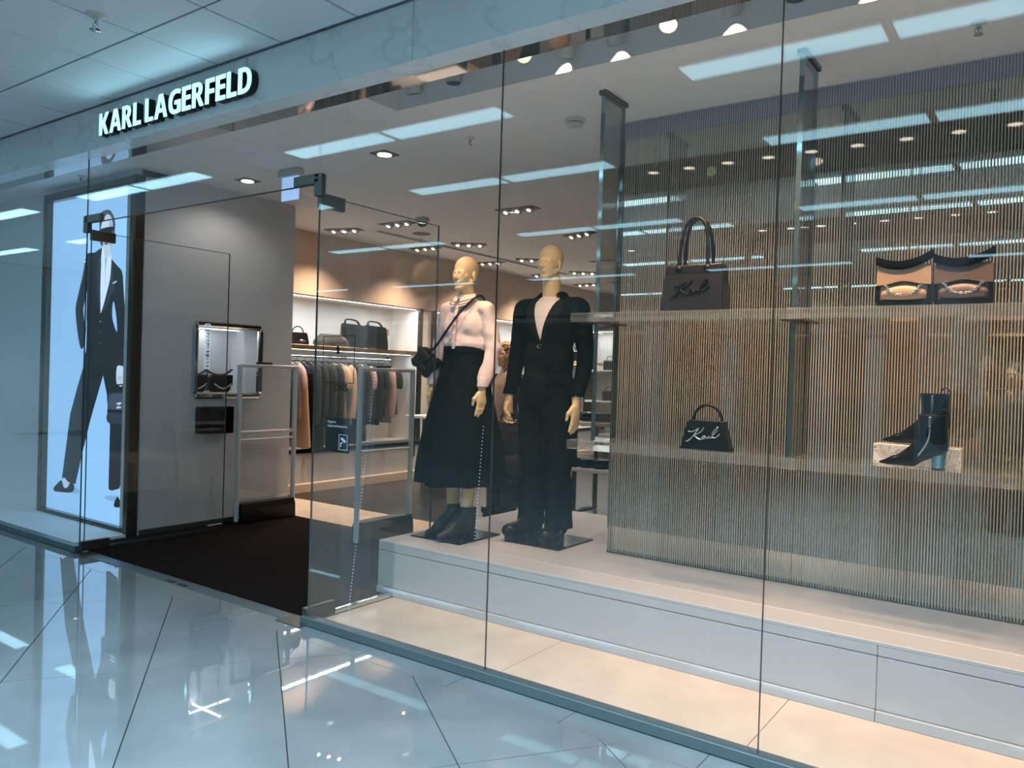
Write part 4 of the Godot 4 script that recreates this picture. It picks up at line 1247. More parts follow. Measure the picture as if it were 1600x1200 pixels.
		obj("lapel", lp.loft(rings), M.lapel_black, t)
		obj("flap_pocket", G().box(Vector3(sd * 0.12, 1.0, depth.call(sd * 0.12, 1.0) + 0.001), Vector3(0.12, 0.045, 0.010), 0.004, Basis(Vector3.UP, sd * 0.5)), M.suit_black, t)
	var cr := []
	for i in 17:
		var a := deg_to_rad(lerpf(20, -200, i / 16.0))
		cr.append(Vector3(cos(a) * 0.082, 1.535 + (0.022 if sin(a) < 0 else 0.012) - 0.02 * maxf(0, sin(a)), -0.022 + sin(a) * 0.07))
	obj("jacket_collar", G().tube(cr, 0.022, 8, 0.6), M.lapel_black, t)
	for k in 2: obj("button", G().lathe([Vector2(0, 0.005), Vector2(0.010, 0.004), Vector2(0.010, -0.004)], 12, Transform3D(Basis(Vector3.RIGHT, PI / 2), Vector3(0.0, 1.222 - k * 0.11, depth.call(0.0, 1.222 - k * 0.11) + 0.004))), M.black_gloss, t)
	obj("chest_pocket", G().box(Vector3(0.105, 1.355, depth.call(0.105, 1.355) + 0.001), Vector3(0.085, 0.018, 0.010), 0.003, Basis(Vector3.UP, 0.45) * Basis(Vector3(0, 0, 1), 0.12)), M.lapel_black, t)
	# trousers
	var tr := G()
	tr.field([["c", Vector3(-0.09, 0.92, 0), Vector3(-0.098, 0.48, 0.012), 0.110, 0.088], ["c", Vector3(-0.098, 0.48, 0.012), Vector3(-0.103, 0.06, -0.02), 0.088, 0.088], ["c", Vector3(0.09, 0.92, 0), Vector3(0.098, 0.48, 0.012), 0.110, 0.088], ["c", Vector3(0.098, 0.48, 0.012), Vector3(0.103, 0.06, -0.02), 0.088, 0.088]], 0.012, 140.0, [[Vector3.DOWN, -0.085], [Vector3.UP, 0.95]], [], wr, 0.010)
	obj("trousers", tr, M.suit_black, t)
	var bm := boot_mesh(0.17, 0.025, 0.0, true)
	for q in [[-0.103, 0.045, -14.0], [0.103, 0.03, 8.0]]:
		var b := obj("boot", bm[0], M.boot_black, t)
		b.transform = Transform3D(Basis(Vector3.UP, deg_to_rad(q[2])).scaled(Vector3(1.12, 1.0, 1.12)), Vector3(q[0], 0.0, q[1]))
		obj("sole", bm[1], M.rubber_black, b)
		var lc := G()
		for k in 4: lc.tube([Vector3(-0.028, 0.108 + k * 0.018, 0.035 - k * 0.013), Vector3(0.0, 0.115 + k * 0.018, 0.040 - k * 0.013), Vector3(0.028, 0.108 + k * 0.018, 0.035 - k * 0.013)], 0.004, 5)
		obj("laces", lc, M.rubber_black, b)
	# backpack hanging from the right hand
	var bp := thing("backpack", "black backpack hanging from the male mannequin's right hand", "backpack", Vector3(-2.695 - 0.255, 0.342 + 0.345, -1.37 + 0.075), 30.0)
	var bg := G()
	bg.field([["c", Vector3(-0.08, 0.06, -0.05), Vector3(-0.065, 0.33, -0.03), 0.062, 0.05], ["c", Vector3(0.08, 0.06, -0.05), Vector3(0.065, 0.33, -0.03), 0.062, 0.05], ["c", Vector3(-0.08, 0.06, 0.04), Vector3(-0.06, 0.32, 0.02), 0.06, 0.05], ["c", Vector3(0.08, 0.06, 0.04), Vector3(0.06, 0.32, 0.02), 0.06, 0.05], ["e", Vector3(0, 0.19, 0), Vector3(0.13, 0.19, 0.085)]], 0.010, 70.0)
	obj("body", bg, M.nylon_black, bp)
	obj("front_pocket", G().field([["c", Vector3(-0.075, 0.06, 0.085), Vector3(-0.07, 0.15, 0.082), 0.042, 0.038], ["c", Vector3(0.075, 0.06, 0.085), Vector3(0.07, 0.15, 0.082), 0.042, 0.038], ["e", Vector3(0, 0.105, 0.09), Vector3(0.10, 0.075, 0.04)]], 0.010, 70.0), M.nylon_black, bp)
	obj("zip", G().tube(smooth([Vector3(-0.135, 0.10, 0.03), Vector3(-0.128, 0.27, 0.02), Vector3(-0.08, 0.375, 0.01), Vector3(0, 0.40, 0.008), Vector3(0.08, 0.375, 0.01), Vector3(0.128, 0.27, 0.02), Vector3(0.135, 0.10, 0.03)]), 0.005, 6), M.cloth_grey, bp)
	obj("handle", G().tube(smooth([Vector3(-0.045, 0.385, -0.03), Vector3(-0.035, 0.43, -0.03), Vector3(0.0, 0.452, -0.03), Vector3(0.035, 0.43, -0.03), Vector3(0.045, 0.385, -0.03)]), 0.011, 8, 0.6), M.nylon_black, bp)
	for s in [-1, 1]:
		obj("shoulder_strap", G().tube(smooth([Vector3(s * 0.05, 0.37, -0.075), Vector3(s * 0.075, 0.30, -0.13), Vector3(s * 0.085, 0.17, -0.14), Vector3(s * 0.10, 0.03, -0.105)]), 0.028, 8, 0.3, Vector3(0, 0, 1)), M.nylon_black, bp)

# ------------------------------------------------------------------ goods on the clear shelves
func script_path(w: float) -> Array:   # the handwritten word, two strokes, w wide, centred
	var a := [[0.0, 0.33, 0.12, 0.315, 0.23, 0.37, 0.345, 0.435, 0.29, 0.36, 0.19, 0.22, 0.11, 0.13, 0.06, 0.07, -0.05, 0.02],
		[0.49, 0.47, 0.455, 0.39, 0.34, 0.29, 0.19, 0.215, 0.13, 0.15, 0.20, 0.205, 0.27, 0.15, 0.32, 0.12, 0.39, 0.10, 0.46, 0.165, 0.53, 0.22, 0.475, 0.20, 0.43, 0.135, 0.485, 0.125, 0.56, 0.20, 0.565, 0.165, 0.60, 0.15, 0.66, 0.215, 0.675, 0.18, 0.72, 0.17, 0.79, 0.27, 0.90, 0.40, 0.925, 0.50, 0.85, 0.43, 0.75, 0.29, 0.77, 0.19, 0.86, 0.19, 0.93, 0.25, 0.98, 0.31]]
	var out := []
	for s in a:
		var p := V(s)
		out.append(smooth(p.map(func(q): return (q - Vector3(0.47, 0.25, 0)) * w), 3))
	return out

func shelf_goods() -> void:
	# tote bag
	var sy := 1.7235
	var t := thing("tote_bag", "large dark leather tote bag with tall handles on the upper shelf", "handbag", Vector3(-1.545, sy, -0.93))
	var b := G()
	var rings := []
	for q in [[0.0, 0.158, 0.062], [0.004, 0.163, 0.066], [0.12, 0.158, 0.055], [0.225, 0.150, 0.040], [0.235, 0.150, 0.040], [0.235, 0.143, 0.034], [0.20, 0.143, 0.034]]:
		var ring := PackedVector3Array()
		for c in [[1, 1], [1, -1], [-1, -1], [-1, 1]]:
			for k in 3:
				var a := deg_to_rad(k * 45.0)
				var rr := 0.010
				var ex: float = c[0] * (q[1] - rr) + rr * (cos(a) if c[0] == c[1] else sin(a)) * c[0]
				var ez: float = c[1] * (q[2] - rr) + rr * (sin(a) if c[0] == c[1] else cos(a)) * c[1]
				ring.append(Vector3(ex, q[0], ez))
		rings.append(ring)
	for r in rings: r.reverse()
	b.loft(_fix_ring(rings), true, true)
	obj("body", b, M.leather_tote, t)
	obj("top_band", G().box(Vector3(0, 0.212, 0.0435), Vector3(0.297, 0.04, 0.006), 0.002), M.leather_tote, t)
	for z in [0.040, -0.034]:
		obj("handle", G().tube(smooth([Vector3(-0.075, 0.205, z + 0.008), Vector3(-0.075, 0.26, z), Vector3(-0.068, 0.36, z * 0.8), Vector3(-0.045, 0.445, z * 0.6), Vector3(0, 0.475, z * 0.5), Vector3(0.045, 0.445, z * 0.6), Vector3(0.068, 0.36, z * 0.8), Vector3(0.075, 0.26, z), Vector3(0.075, 0.205, z + 0.008)]), 0.0095, 8, 0.75), M.leather_black, t)
		for s in [-1, 1]: obj("handle_tab", G().lathe([Vector2(0, 0.006), Vector2(0.017, 0.004), Vector2(0.018, -0.004)], 14, Transform3D(Basis(Vector3.RIGHT, PI / 2 * signf(z)), Vector3(s * 0.075, 0.215, z + signf(z) * 0.009))), M.leather_black, t)
	var sg := G()
	for s in script_path(0.19): sg.tube(s.map(func(p): return p + Vector3(-0.005, 0.115, 0.0605 - p.y * 0.12)), 0.0045, 6)
	obj("script_lettering", sg, M.leather_black, t)
	for s in [-1, 1]: obj("side_gusset", G().box(Vector3(s * 0.155, 0.11, 0), Vector3(0.004, 0.19, 0.05), 0.001), M.leather_black, t)
	# small trapezoid bag with a silver script
	t = thing("top_handle_bag", "small black trapezoid handbag with silver handwritten lettering on the lower shelf", "handbag", Vector3(-1.448, 1.0405, -0.90))
	var p := P2([-0.128, 0.0, 0.128, 0.0, 0.122, 0.01, 0.090, 0.130, 0.082, 0.136, -0.082, 0.136, -0.090, 0.130, -0.122, 0.01])
	obj("body", G().extrude(p, -0.035, 0.035), M.leather_black, t)
	obj("flap", G().extrude(P2([-0.118, 0.022, 0.118, 0.022, 0.092, 0.128, 0.082, 0.138, -0.082, 0.138, -0.092, 0.128]), 0.035, 0.041), M.leather_black, t)
	obj("top_bar", G().tube([Vector3(-0.095, 0.139, 0), Vector3(0.098, 0.139, 0)], 0.008, 8), M.leather_tote, t)
	obj("handle", G().tube(arc(Vector3(0.0, 0.138, 0), 0.074, 0.082, 180, 0, 14), 0.0075, 8), M.leather_black, t)
	sg = G()
	for s in script_path(0.165): sg.tube(s.map(func(q): return q + Vector3(-0.004, 0.075, 0.0445)), 0.0034, 6)
	obj("script_lettering", sg, M.silver, t)
	for s in [-1, 1]: obj("side_gusset", G().extrude(P2([-0.03, 0.0, 0.03, 0.0, 0.012, 0.12, -0.012, 0.12]), -0.002, 0.002, Transform3D(Basis(Vector3.UP, PI / 2) * Basis(Vector3.RIGHT, -s * 0.26), Vector3(s * 0.126, 0.0, 0))), M.leather_black, t)
	# two flap bags with chains
	for k in 2:
		t = thing("flap_bag", ["tan flap bag with chain and black strap, left of the pair on the upper shelf", "brown flap bag with chain and black strap, right of the pair on the upper shelf"][k], "handbag", Vector3(-0.585 + k * 0.222, sy, -0.90), 0, "flap bags on the upper shelf")
		var lm: Material = [M.leather_tan, M.leather_brown][k]
		obj("body", G().box(Vector3(0, 0.082, -0.005), Vector3(0.208, 0.164, 0.07), 0.012), lm, t)
		obj("base_trim", G().box(Vector3(0, 0.016, -0.003), Vector3(0.211, 0.032, 0.076), 0.006), M.leather_black, t)
		for s in [-1, 1]: obj("side_trim", G().box(Vector3(s * 0.099, 0.06, 0.005), Vector3(0.016, 0.09, 0.066), 0.004), M.leather_black, t)
		# lower pocket and upper flap, both bulging
		obj("front_pocket", G().field([["c", Vector3(-0.07, 0.052, 0.024), Vector3(0.07, 0.052, 0.024), 0.021, 0.021], ["e", Vector3(0, 0.066, 0.026), Vector3(0.06, 0.026, 0.018)]], 0.006, 90.0), lm, t)
		obj("flap", G().extrude(P2([-0.106, 0.092, -0.06, 0.096, 0.0, 0.108, 0.06, 0.096, 0.106, 0.092, 0.104, 0.168, -0.104, 0.168]), 0.028, 0.040), lm, t)
		obj("flap_edge", G().tube(smooth([Vector3(-0.106, 0.090, 0.036), Vector3(-0.06, 0.094, 0.037), Vector3(0, 0.106, 0.038), Vector3(0.06, 0.094, 0.037), Vector3(0.106, 0.090, 0.036)]), 0.005, 6), M.leather_black, t)
		obj("flap_top", G().box(Vector3(0, 0.168, 0.0), Vector3(0.208, 0.014, 0.08), 0.006), lm, t)
		var pts := smooth([Vector3(-0.066, 0.090, 0.048), Vector3(-0.05, 0.066, 0.054), Vector3(-0.02, 0.050, 0.056), Vector3(0.02, 0.050, 0.056), Vector3(0.05, 0.066, 0.054), Vector3(0.066, 0.090, 0.048)], 4)
		var ch := G()
		for i in pts.size() - 1:
			var mid: Vector3 = (pts[i] + pts[i + 1]) / 2
			var dir: Vector3 = (pts[i + 1] - pts[i]).normalized()
			var sd := dir.cross(Vector3(0, 0, 1)).normalized() if i % 2 else Vector3(0, 0, 1)
			ch.tube(arc(mid, 0.0062, 0.0045, 0, 360, 8, dir, sd), 0.0018, 5)
		obj("chain", ch, M.silver, t)
		for s in [-1, 1]: obj("chain_end", G().box(Vector3(s * 0.069, 0.093, 0.044), Vector3(0.016, 0.009, 0.012), 0.002), M.silver, t)
		# wide black strap standing up in a shallow curve
		var sp := G()
		var rr := []
		for i in 13:
			var f := i / 12.0 * 2.0 - 1.0
			var yy := 0.158 + 0.034 * f * f + 0.010 * f
			rr.append(PackedVector3Array([Vector3(f * 0.1105, yy, 0.040), Vector3(f * 0.1105, yy, 0.048), Vector3(f * 0.1105, yy + 0.036, 0.050), Vector3(f * 0.1105, yy + 0.036, 0.042)]))
		sp.loft(rr)
		obj("strap", sp, M.suit_black, t)
	# marble block and a pair of heeled boots
	tag(obj("marble_block", B(-0.692, -0.352, 1.0405, 1.128, -1.045, -0.925, 0.003), M.marble), "pale marble block under the rear boot on the lower shelf", "block")
	var up := G()
	up.field([["c", Vector3(0, 0.24, -0.05), Vector3(0, 0.135, -0.053), 0.059, 0.051], ["c", Vector3(0, 0.135, -0.055), Vector3(0, 0.098, -0.068), 0.049, 0.044], ["c", Vector3(0, 0.094, -0.062), Vector3(0, 0.040, 0.03), 0.038, 0.032], ["c", Vector3(0, 0.105, -0.028), Vector3(0, 0.048, 0.04), 0.034, 0.024], ["c", Vector3(0, 0.036, 0.03), Vector3(0, 0.022, 0.09), 0.032, 0.021], ["c", Vector3(0, 0.022, 0.09), Vector3(0, 0.014, 0.145), 0.019, 0.006]], 0.005, 150.0, [[Vector3.UP, 0.228], [Vector3.DOWN, -0.006]])
	var spots_ := [[Vector3(-0.505, 1.0405, -0.866), "black pointed ankle boot with zip and mirrored heel, front one of the pair"], [Vector3(-0.515, 1.129, -0.992), "black pointed ankle boot standing on the marble block, rear one of the pair"]]
	for q in spots_:
		t = thing("ankle_boot", q[1], "boot", q[0], -88.0, "pair of ankle boots on the lower shelf")
		obj("upper", up, M.boot_black, t)
		obj("heel", G().loft([PackedVector3Array([Vector3(-0.022, 0.0, -0.10), Vector3(0.022, 0.0, -0.10), Vector3(0.022, 0.0, -0.055), Vector3(-0.022, 0.0, -0.055)]), PackedVector3Array([Vector3(-0.025, 0.078, -0.106), Vector3(0.025, 0.078, -0.106), Vector3(0.025, 0.078, -0.052), Vector3(-0.025, 0.078, -0.052)])].map(func(r): r.reverse(); return r)), M.mirror_heel, t)
		obj("heel_tip", G().box(Vector3(0, 0.003, -0.0775), Vector3(0.046, 0.006, 0.047), 0.001), M.rubber_black, t)
		obj("zip", G().tube(smooth([Vector3(0.059, 0.205, -0.045), Vector3(0.055, 0.15, -0.045), Vector3(0.047, 0.105, -0.033), Vector3(0.040, 0.055, -0.003)]), 0.0045, 5), M.silver, t)
		obj("zip_pull", G().box(Vector3(0.062, 0.200, -0.045), Vector3(0.005, 0.04, 0.011), 0.002), M.silver, t)
		obj("pull_loop", G().tube(arc(Vector3(0, 0.224, -0.09), 0.018, 0.028, 0, 180, 8, Vector3(0, 0, 1)), 0.003, 5), M.rubber_black, t)

func _fix_ring(rings: Array) -> Array:
	# orders each ring's points by angle, counter-clockwise seen from above reversed for upward lofting
	var out := []
	for r in rings:
		var a: Array = Array(r)
		a.sort_custom(func(p, q): return atan2(p.z, p.x) > atan2(q.z, q.x))
		out.append(PackedVector3Array(a))
	return out

# ------------------------------------------------------------------ deeper in the shop
func garment(t: Node3D, kind: String, m: Material) -> void:   # hangs in the x-y plane from y = 0 downwards
	obj("hanger", G().tube(smooth([Vector3(0, 0.05, 0), Vector3(0.012, 0.035, 0), Vector3(0.0, 0.012, 0), Vector3(0, -0.01, 0)]), 0.003, 5), M.chrome, t)
	obj("hanger_bar", G().tube(smooth([Vector3(-0.19, -0.085, 0), Vector3(-0.1, -0.035, 0), Vector3(0, -0.015, 0), Vector3(0.1, -0.035, 0), Vector3(0.19, -0.085, 0)]), 0.007, 6), M.print_black, t)
	var spec = {"tee": [0.62, 0.23, 0.24, 0.20, 0.028], "shirt": [0.72, 0.23, 0.25, 0.55, 0.030], "jacket": [0.74, 0.24, 0.26, 0.58, 0.038], "coat": [1.0, 0.24, 0.25, 0.60, 0.038], "dress": [0.95, 0.20, 0.28, 0.0, 0.034]}[kind]
	var g := G()
	var rings := []
	var ph := rng.randf() * 6.0
	for i in 12:
		var f := i / 11.0
		var y: float = -0.03 - f * spec[0]
		var w: float = lerpf(0.055, spec[1] * 0.86, smoothstep(0.0, 0.11, f)) if f < 0.11 else lerpf(spec[1] * 0.86, spec[2], f)
		var ring := PackedVector3Array()
		for j in 20:
			var a := TAU * j / 20
			var q: float = 1.0 + 0.35 * sin(a * 3.0 + ph + f) * f
			ring.append(Vector3(cos(a) * w, y, sin(a) * spec[4] * q * (0.5 + 0.5 * smoothstep(0.0, 0.2, f))))
		rings.append(ring)
	obj("body", g.loft(rings), m, t)
	if kind == "coat":
		var q := G()
		for i in 12: q.tube(arc(Vector3(0, -0.16 - i * 0.075, 0), 0.243, 0.040, 0, 360, 20, Vector3.RIGHT, Vector3(0, 0, 1)), 0.008, 5)
		obj("quilting", q, m, t)
	if spec[3] > 0.0:
		for s in [-1, 1]:
			var l: float = spec[3]
			obj("sleeve", G().tube(smooth([Vector3(s * 0.17, -0.09, 0), Vector3(s * 0.235, -0.16, 0.0), Vector3(s * (0.262), -0.16 - l * 0.5, 0.006), Vector3(s * 0.258, -0.12 - l, 0.010)]), [0.055, 0.062, 0.064, 0.064, 0.064, 0.063, 0.062, 0.061, 0.06, 0.058, 0.056, 0.054, 0.052], 10, 0.6, Vector3(0, 0, 1)), m, t)

func shop_goods() -> void:
	# bay one: shelf with lit edge, rail with garments
	for k in 2:
		var z0: float = [-4.84, -9.9][k]
		var z1: float = [-2.05, -5.17][k]
		var sh := thing("wall_shelf", ["brass-edged white shelf above the clothes rail in the first wall bay", "brass-edged white shelf in the second wall bay"][k], "shelf", Vector3(-7.2, 1.60, (z0 + z1) / 2))
		obj("board", G().box(Vector3(0, 0.02, 0), Vector3(0.46, 0.04, z1 - z0 - 0.01)), M.niche_white, sh)
		obj("edge_strip", G().box(Vector3(0.235, 0.02, 0), Vector3(0.012, 0.052, z1 - z0 - 0.02), 0.002), M.gold_edge, sh)
		var le := thing("led_strip", ["white light strip at the top of the first wall bay", "white light strip at the top of the second wall bay"][k], "light strip", Vector3(-7.0, 2.193, (z0 + z1) / 2))
		obj("profile", G().box(Vector3(0, 0.006, 0), Vector3(0.05, 0.012, z1 - z0 - 0.04)), M.detector_white, le)
		obj("lit_strip", G().box(Vector3(0, -0.002, 0), Vector3(0.035, 0.008, z1 - z0 - 0.06)), M.led_white, le)
		area(Vector3(-7.0, 2.18, (z0 + z1) / 2), Vector2(0.035, z1 - z0 - 0.1), Vector3(-90, 0, 0), Color(0.95, 0.97, 1.0), 2.0 + k * 1.4)
		var u := thing("led_strip", ["white light strip under the shelf of the first wall bay", "white light strip under the shelf of the second wall bay"][k], "light strip", Vector3(-7.06, 1.595, (z0 + z1) / 2))
		obj("lit_strip", G().box(Vector3(0, 0, 0), Vector3(0.02, 0.008, z1 - z0 - 0.06)), M.led_white, u)
		area(Vector3(-7.06, 1.585, (z0 + z1) / 2), Vector2(0.03, z1 - z0 - 0.1), Vector3(-90, 0, 0), Color(0.95, 0.97, 1.0), 0.8 + k * 0.6)
	var rail := thing("clothes_rail", "chrome clothes rail under the shelf of the first wall bay", "clothes rail", Vector3(-7.12, 1.52, -3.35))
	obj("tube", G().tube([Vector3(0, 0, 1.25), Vector3(0, 0, -1.15)], 0.0125, 10), M.chrome, rail)
	for z in [1.2, -1.1]: obj("bracket", G().box(Vector3(0, 0.04, z), Vector3(0.014, 0.08, 0.03), 0.002), M.chrome, rail)
	var list := [["coat", "cloth_black", "black"], ["coat", "cloth_charcoal", "charcoal"], ["coat", "cloth_black", "black"], ["dress", "cloth_black", "black"], ["shirt", "cloth_grey", "grey"], ["tee", "cloth_pink", "pale pink"], ["dress", "cloth_cream", "beige"], ["coat", "cloth_navy", "dark navy quilted"], ["coat", "cloth_navy", "dark navy quilted"], ["jacket", "cloth_charcoal", "charcoal"], ["jacket", "cloth_navy", "dark navy"], ["tee", "cloth_cream", "cream"], ["shirt", "cloth_cream", "cream"], ["jacket", "cloth_black", "black"], ["coat", "cloth_charcoal", "charcoal"], ["tee", "cloth_pink", "pale pink"], ["jacket", "cloth_black", "black"], ["tee", "cloth_charcoal", "charcoal"], ["shirt", "cloth_pink", "pale pink"], ["tee", "cloth_black", "black"]]
	var noun := {"coat": "long coat", "dress": "dress", "shirt": "long-sleeved shirt", "tee": "short-sleeved top", "jacket": "jacket"}
	var before := "the rail's near end"
	for i in list.size():
		var q: Array = list[i]
		var t := thing("hanging_garment", "%s %s on the clothes rail, %s from the rail's near end" % [q[2], noun[q[0]], ["the very first", "second", "third", "fourth", "fifth", "sixth", "seventh", "eighth", "ninth", "tenth", "eleventh", "twelfth", "thirteenth", "fourteenth", "fifteenth", "sixteenth", "seventeenth", "eighteenth", "nineteenth", "the last, twentieth"][i]], "garment", Vector3(-7.12, 1.482, -2.36 - i * 0.107), rng.randf_range(-3, 3), "garments on the clothes rail")
		garment(t, q[0], M[q[1]])
	# bags on the shelf
	var b := thing("shelf_handbag", "small dark brown top-handle bag at the near end of the wall shelf", "handbag", Vector3(-7.08, 1.641, -2.97), 60)
	obj("body", G().extrude(P2([-0.115, 0, 0.115, 0, 0.12, 0.03, 0.10, 0.125, 0.085, 0.14, -0.085, 0.14, -0.10, 0.125, -0.12, 0.03]), -0.05, 0.05), M.bag_brown, b)
	obj("handle", G().tube(arc(Vector3(0, 0.135, 0), 0.062, 0.075, 180, 0, 12), 0.007, 6), M.bag_brown, b)
	obj("lettering", G().box(Vector3(0.05, 0.05, 0.052), Vector3(0.06, 0.018, 0.004), 0.002), M.silver, b)
	b = thing("shelf_handbag", "wide grey slouchy bag in the middle of the wall shelf", "handbag", Vector3(-7.12, 1.641, -3.50), 62)
	obj("body", G().field([["c", Vector3(-0.14, 0.06, 0), Vector3(0.14, 0.06, 0), 0.055, 0.055], ["c", Vector3(-0.11, 0.115, 0), Vector3(0.10, 0.115, 0), 0.04, 0.04], ["c", Vector3(-0.17, 0.04, 0.0), Vector3(0.19, 0.035, 0.0), 0.04, 0.03]], 0.012, 70.0, [[Vector3.DOWN, 0.0]]), M.bag_grey, b)
	obj("buckle", G().box(Vector3(0.0, 0.03, 0.062), Vector3(0.04, 0.05, 0.012), 0.004), M.print_black, b)
	for k in 2:
		b = thing("shelf_handbag", ["tall charcoal tote on the wall shelf, nearer of two", "tall charcoal tote with a pale tag on the wall shelf, farther of two"][k], "handbag", Vector3(-7.10 + k * 0.02, 1.641, -3.82 - k * 0.36), 55)
		obj("body", G().extrude(P2([-0.15, 0, 0.15, 0, 0.155, 0.05, 0.13, 0.26, 0.11, 0.28, -0.13, 0.30, -0.14, 0.28]), -0.06, 0.06), M.bag_charcoal, b)
		for z in [-0.05, 0.05]: obj("handle", G().tube(smooth([Vector3(-0.09, 0.27, z), Vector3(-0.085, 0.345, z * 0.6), Vector3(0.04, 0.335, z * 0.6), Vector3(0.09, 0.26, z)]), 0.009, 6), M.print_black, b)
		if k: obj("tag", G().box(Vector3(0.14, 0.22, 0.05), Vector3(0.05, 0.08, 0.004)), M.cloth_pink, b)
	# second bay: bags and shoes as far shelf goods, back wall units
	for k in 5:
		var z := -5.6 - k * 0.85
		b = thing("bay_handbag", "dark handbag on the second wall bay's shelf, %s" % ["nearest of five", "second from the near end", "the middle one", "second from the far end", "farthest of five"][k], "handbag", Vector3(-7.12, 1.641, z), 50, "handbags in the second wall bay")
		obj("body", G().box(Vector3(0, 0.10, 0), Vector3(0.28, 0.20, 0.10), 0.02), M[["bag_charcoal", "bag_brown", "bag_grey"][k % 3]], b)
		obj("handle", G().tube(arc(Vector3(0, 0.195, 0), 0.08, 0.09, 180, 0, 10), 0.008, 6), M.print_black, b)
	for k in 3:
		var x: float = -6.4 + k * 1.75
		var un := thing("back_wall_unit", "white lit wall unit with shelves on the shop's back wall, %s" % ["leftmost of three", "middle of three", "rightmost of three"][k], "wall unit", Vector3(x, 0.0, -9.78), 0, "lit wall units at the back of the shop")
		obj("back_panel", G().box(Vector3(0, 1.15, -0.19), Vector3(1.55, 2.1, 0.02)), M.niche_white, un)
		for s in [-1, 1]: obj("side_panel", G().box(Vector3(s * 0.78, 1.15, 0), Vector3(0.03, 2.2, 0.40), 0.003), M.bronze, un)
		for y in [0.35, 0.95, 1.5, 2.23]: obj("shelf", G().box(Vector3(0, y, 0), Vector3(1.53, 0.035, 0.38), 0.003), M.niche_white, un)
		obj("light_strip", G().box(Vector3(0, 2.205, 0.12), Vector3(1.45, 0.012, 0.03)), M.led_white, un)
		area(Vector3(x, 2.19, -9.64), Vector2(1.45, 0.03), Vector3(-70, 0, 0), Color(0.95, 0.97, 1.0), 1.4)
		for j in 4:
			var g := thing("unit_handbag", "small dark bag on the %s back wall unit, %s" % [["left", "middle", "right"][k], ["upper shelf left", "upper shelf right", "lower shelf left", "lower shelf right"][j]], "handbag", Vector3(x - 0.35 + (j % 2) * 0.7, [0.968, 1.518][1 - j / 2], -9.74), 0, "bags in the back wall units")
			obj("body", G().box(Vector3(0, 0.09, 0), Vector3(0.24, 0.18, 0.1), 0.02), M.bag_charcoal, g)
			obj("handle", G().tube(arc(Vector3(0, 0.175, 0), 0.07, 0.08, 180, 0, 10), 0.007, 6), M.print_black, g)
	# glass-legged bench in front of the bay end
	var ta := thing("glass_bench", "low bench with two thick teal glass legs beside the clothes bay", "bench", Vector3(-5.95, 0.003, -4.05))
	obj("top", G().box(Vector3(0.0, 0.86, 0), Vector3(0.62, 0.03, 0.34), 0.004), M.plinth_white, ta)
	for s in [-1, 1]: obj("leg", G().box(Vector3(s * 0.12 - 0.1, 0.62, 0.12), Vector3(0.05, 0.45, 0.03), 0.003), M.glass_edge, ta)
	obj("back_panel", G().box(Vector3(0.0, 0.42, -0.08), Vector3(0.5, 0.84, 0.03), 0.003), M.taupe, ta)
	# chrome shoe table
	ta = thing("shoe_table", "chrome-framed two-tier shoe table behind the male mannequin", "table", Vector3(-3.75, 0.003, -4.25))
	for y in [0.44, 0.91]: obj("board", G().box(Vector3(0, y, 0), Vector3(1.0, 0.035, 0.5), 0.004), M.plinth_white, ta)
	for s in [-1, 1]:
		for z in [-0.22, 0.22]: obj("leg", G().box(Vector3(s * 0.30, 0.45, z), Vector3(0.05, 0.90, 0.02), 0.003), M.chrome, ta)
		obj("foot_bar", G().box(Vector3(s * 0.30, 0.012, 0), Vector3(0.05, 0.02, 0.46), 0.003), M.chrome, ta)
	var sm := boot_mesh(0.10, 0.02, 0.0, true)
	for k in 6:
		var y: float = [0.4585, 0.9285][k / 3]
		var sh := thing("display_shoe", "%s black shoe on the %s tier of the chrome shoe table" % [["left", "middle", "right"][k % 3], ["lower", "upper"][k / 3]], "shoe", Vector3(-4.08 + (k % 3) * 0.16, y + 0.003, -4.2), -30, "black shoes on the chrome table")
		obj("upper", sm[0], M.boot_black, sh)
		obj("sole", sm[1], M.rubber_black, sh)
	# back mannequin
	var mq := thing("mannequin", "background mannequin in tan jumper and dark blazer with sunglasses on its head", "mannequin", Vector3(-4.50, 0.003, -3.42))
	var g2 := G()
	var chin := Vector3(0, 1.455, 0.02)
	g2.field([["c", Vector3(0, 1.36, -0.01), Vector3(0, 1.5, 0), 0.05, 0.048], ["e", Vector3(0, 1.2, 0), Vector3(0.13, 0.17, 0.085)], ["e", Vector3(0, 0.92, 0), Vector3(0.13, 0.15, 0.09)], ["c", Vector3(-0.08, 0.85, 0), Vector3(-0.08, 0.08, 0), 0.08, 0.04], ["c", Vector3(0.08, 0.85, 0), Vector3(0.08, 0.08, 0), 0.08, 0.04], ["c", Vector3(0.17, 1.32, 0), Vector3(0.22, 0.85, 0.03), 0.04, 0.025], ["c", Vector3(-0.17, 1.32, 0), Vector3(-0.22, 0.85, 0.03), 0.04, 0.025]], 0.018, 70.0)
	g2.field(head_prims(chin, 1.08), 0.008, 130.0, [], head_holes(chin, 1.08))
	add_hand(g2, Vector3(0.225, 0.80, 0.04), 1.0, 0.2)
	add_hand(g2, Vector3(-0.225, 0.80, 0.04), -1.0, 0.2)
	obj("body", g2, M.skin_dark, mq)
	obj("jumper", G().field([["c", Vector3(0, 1.40, -0.005), Vector3(0, 1.28, 0), 0.06, 0.11], ["e", Vector3(0, 1.15, 0.01), Vector3(0.15, 0.26, 0.12)]], 0.015, 80.0), M.leather_tan, mq)
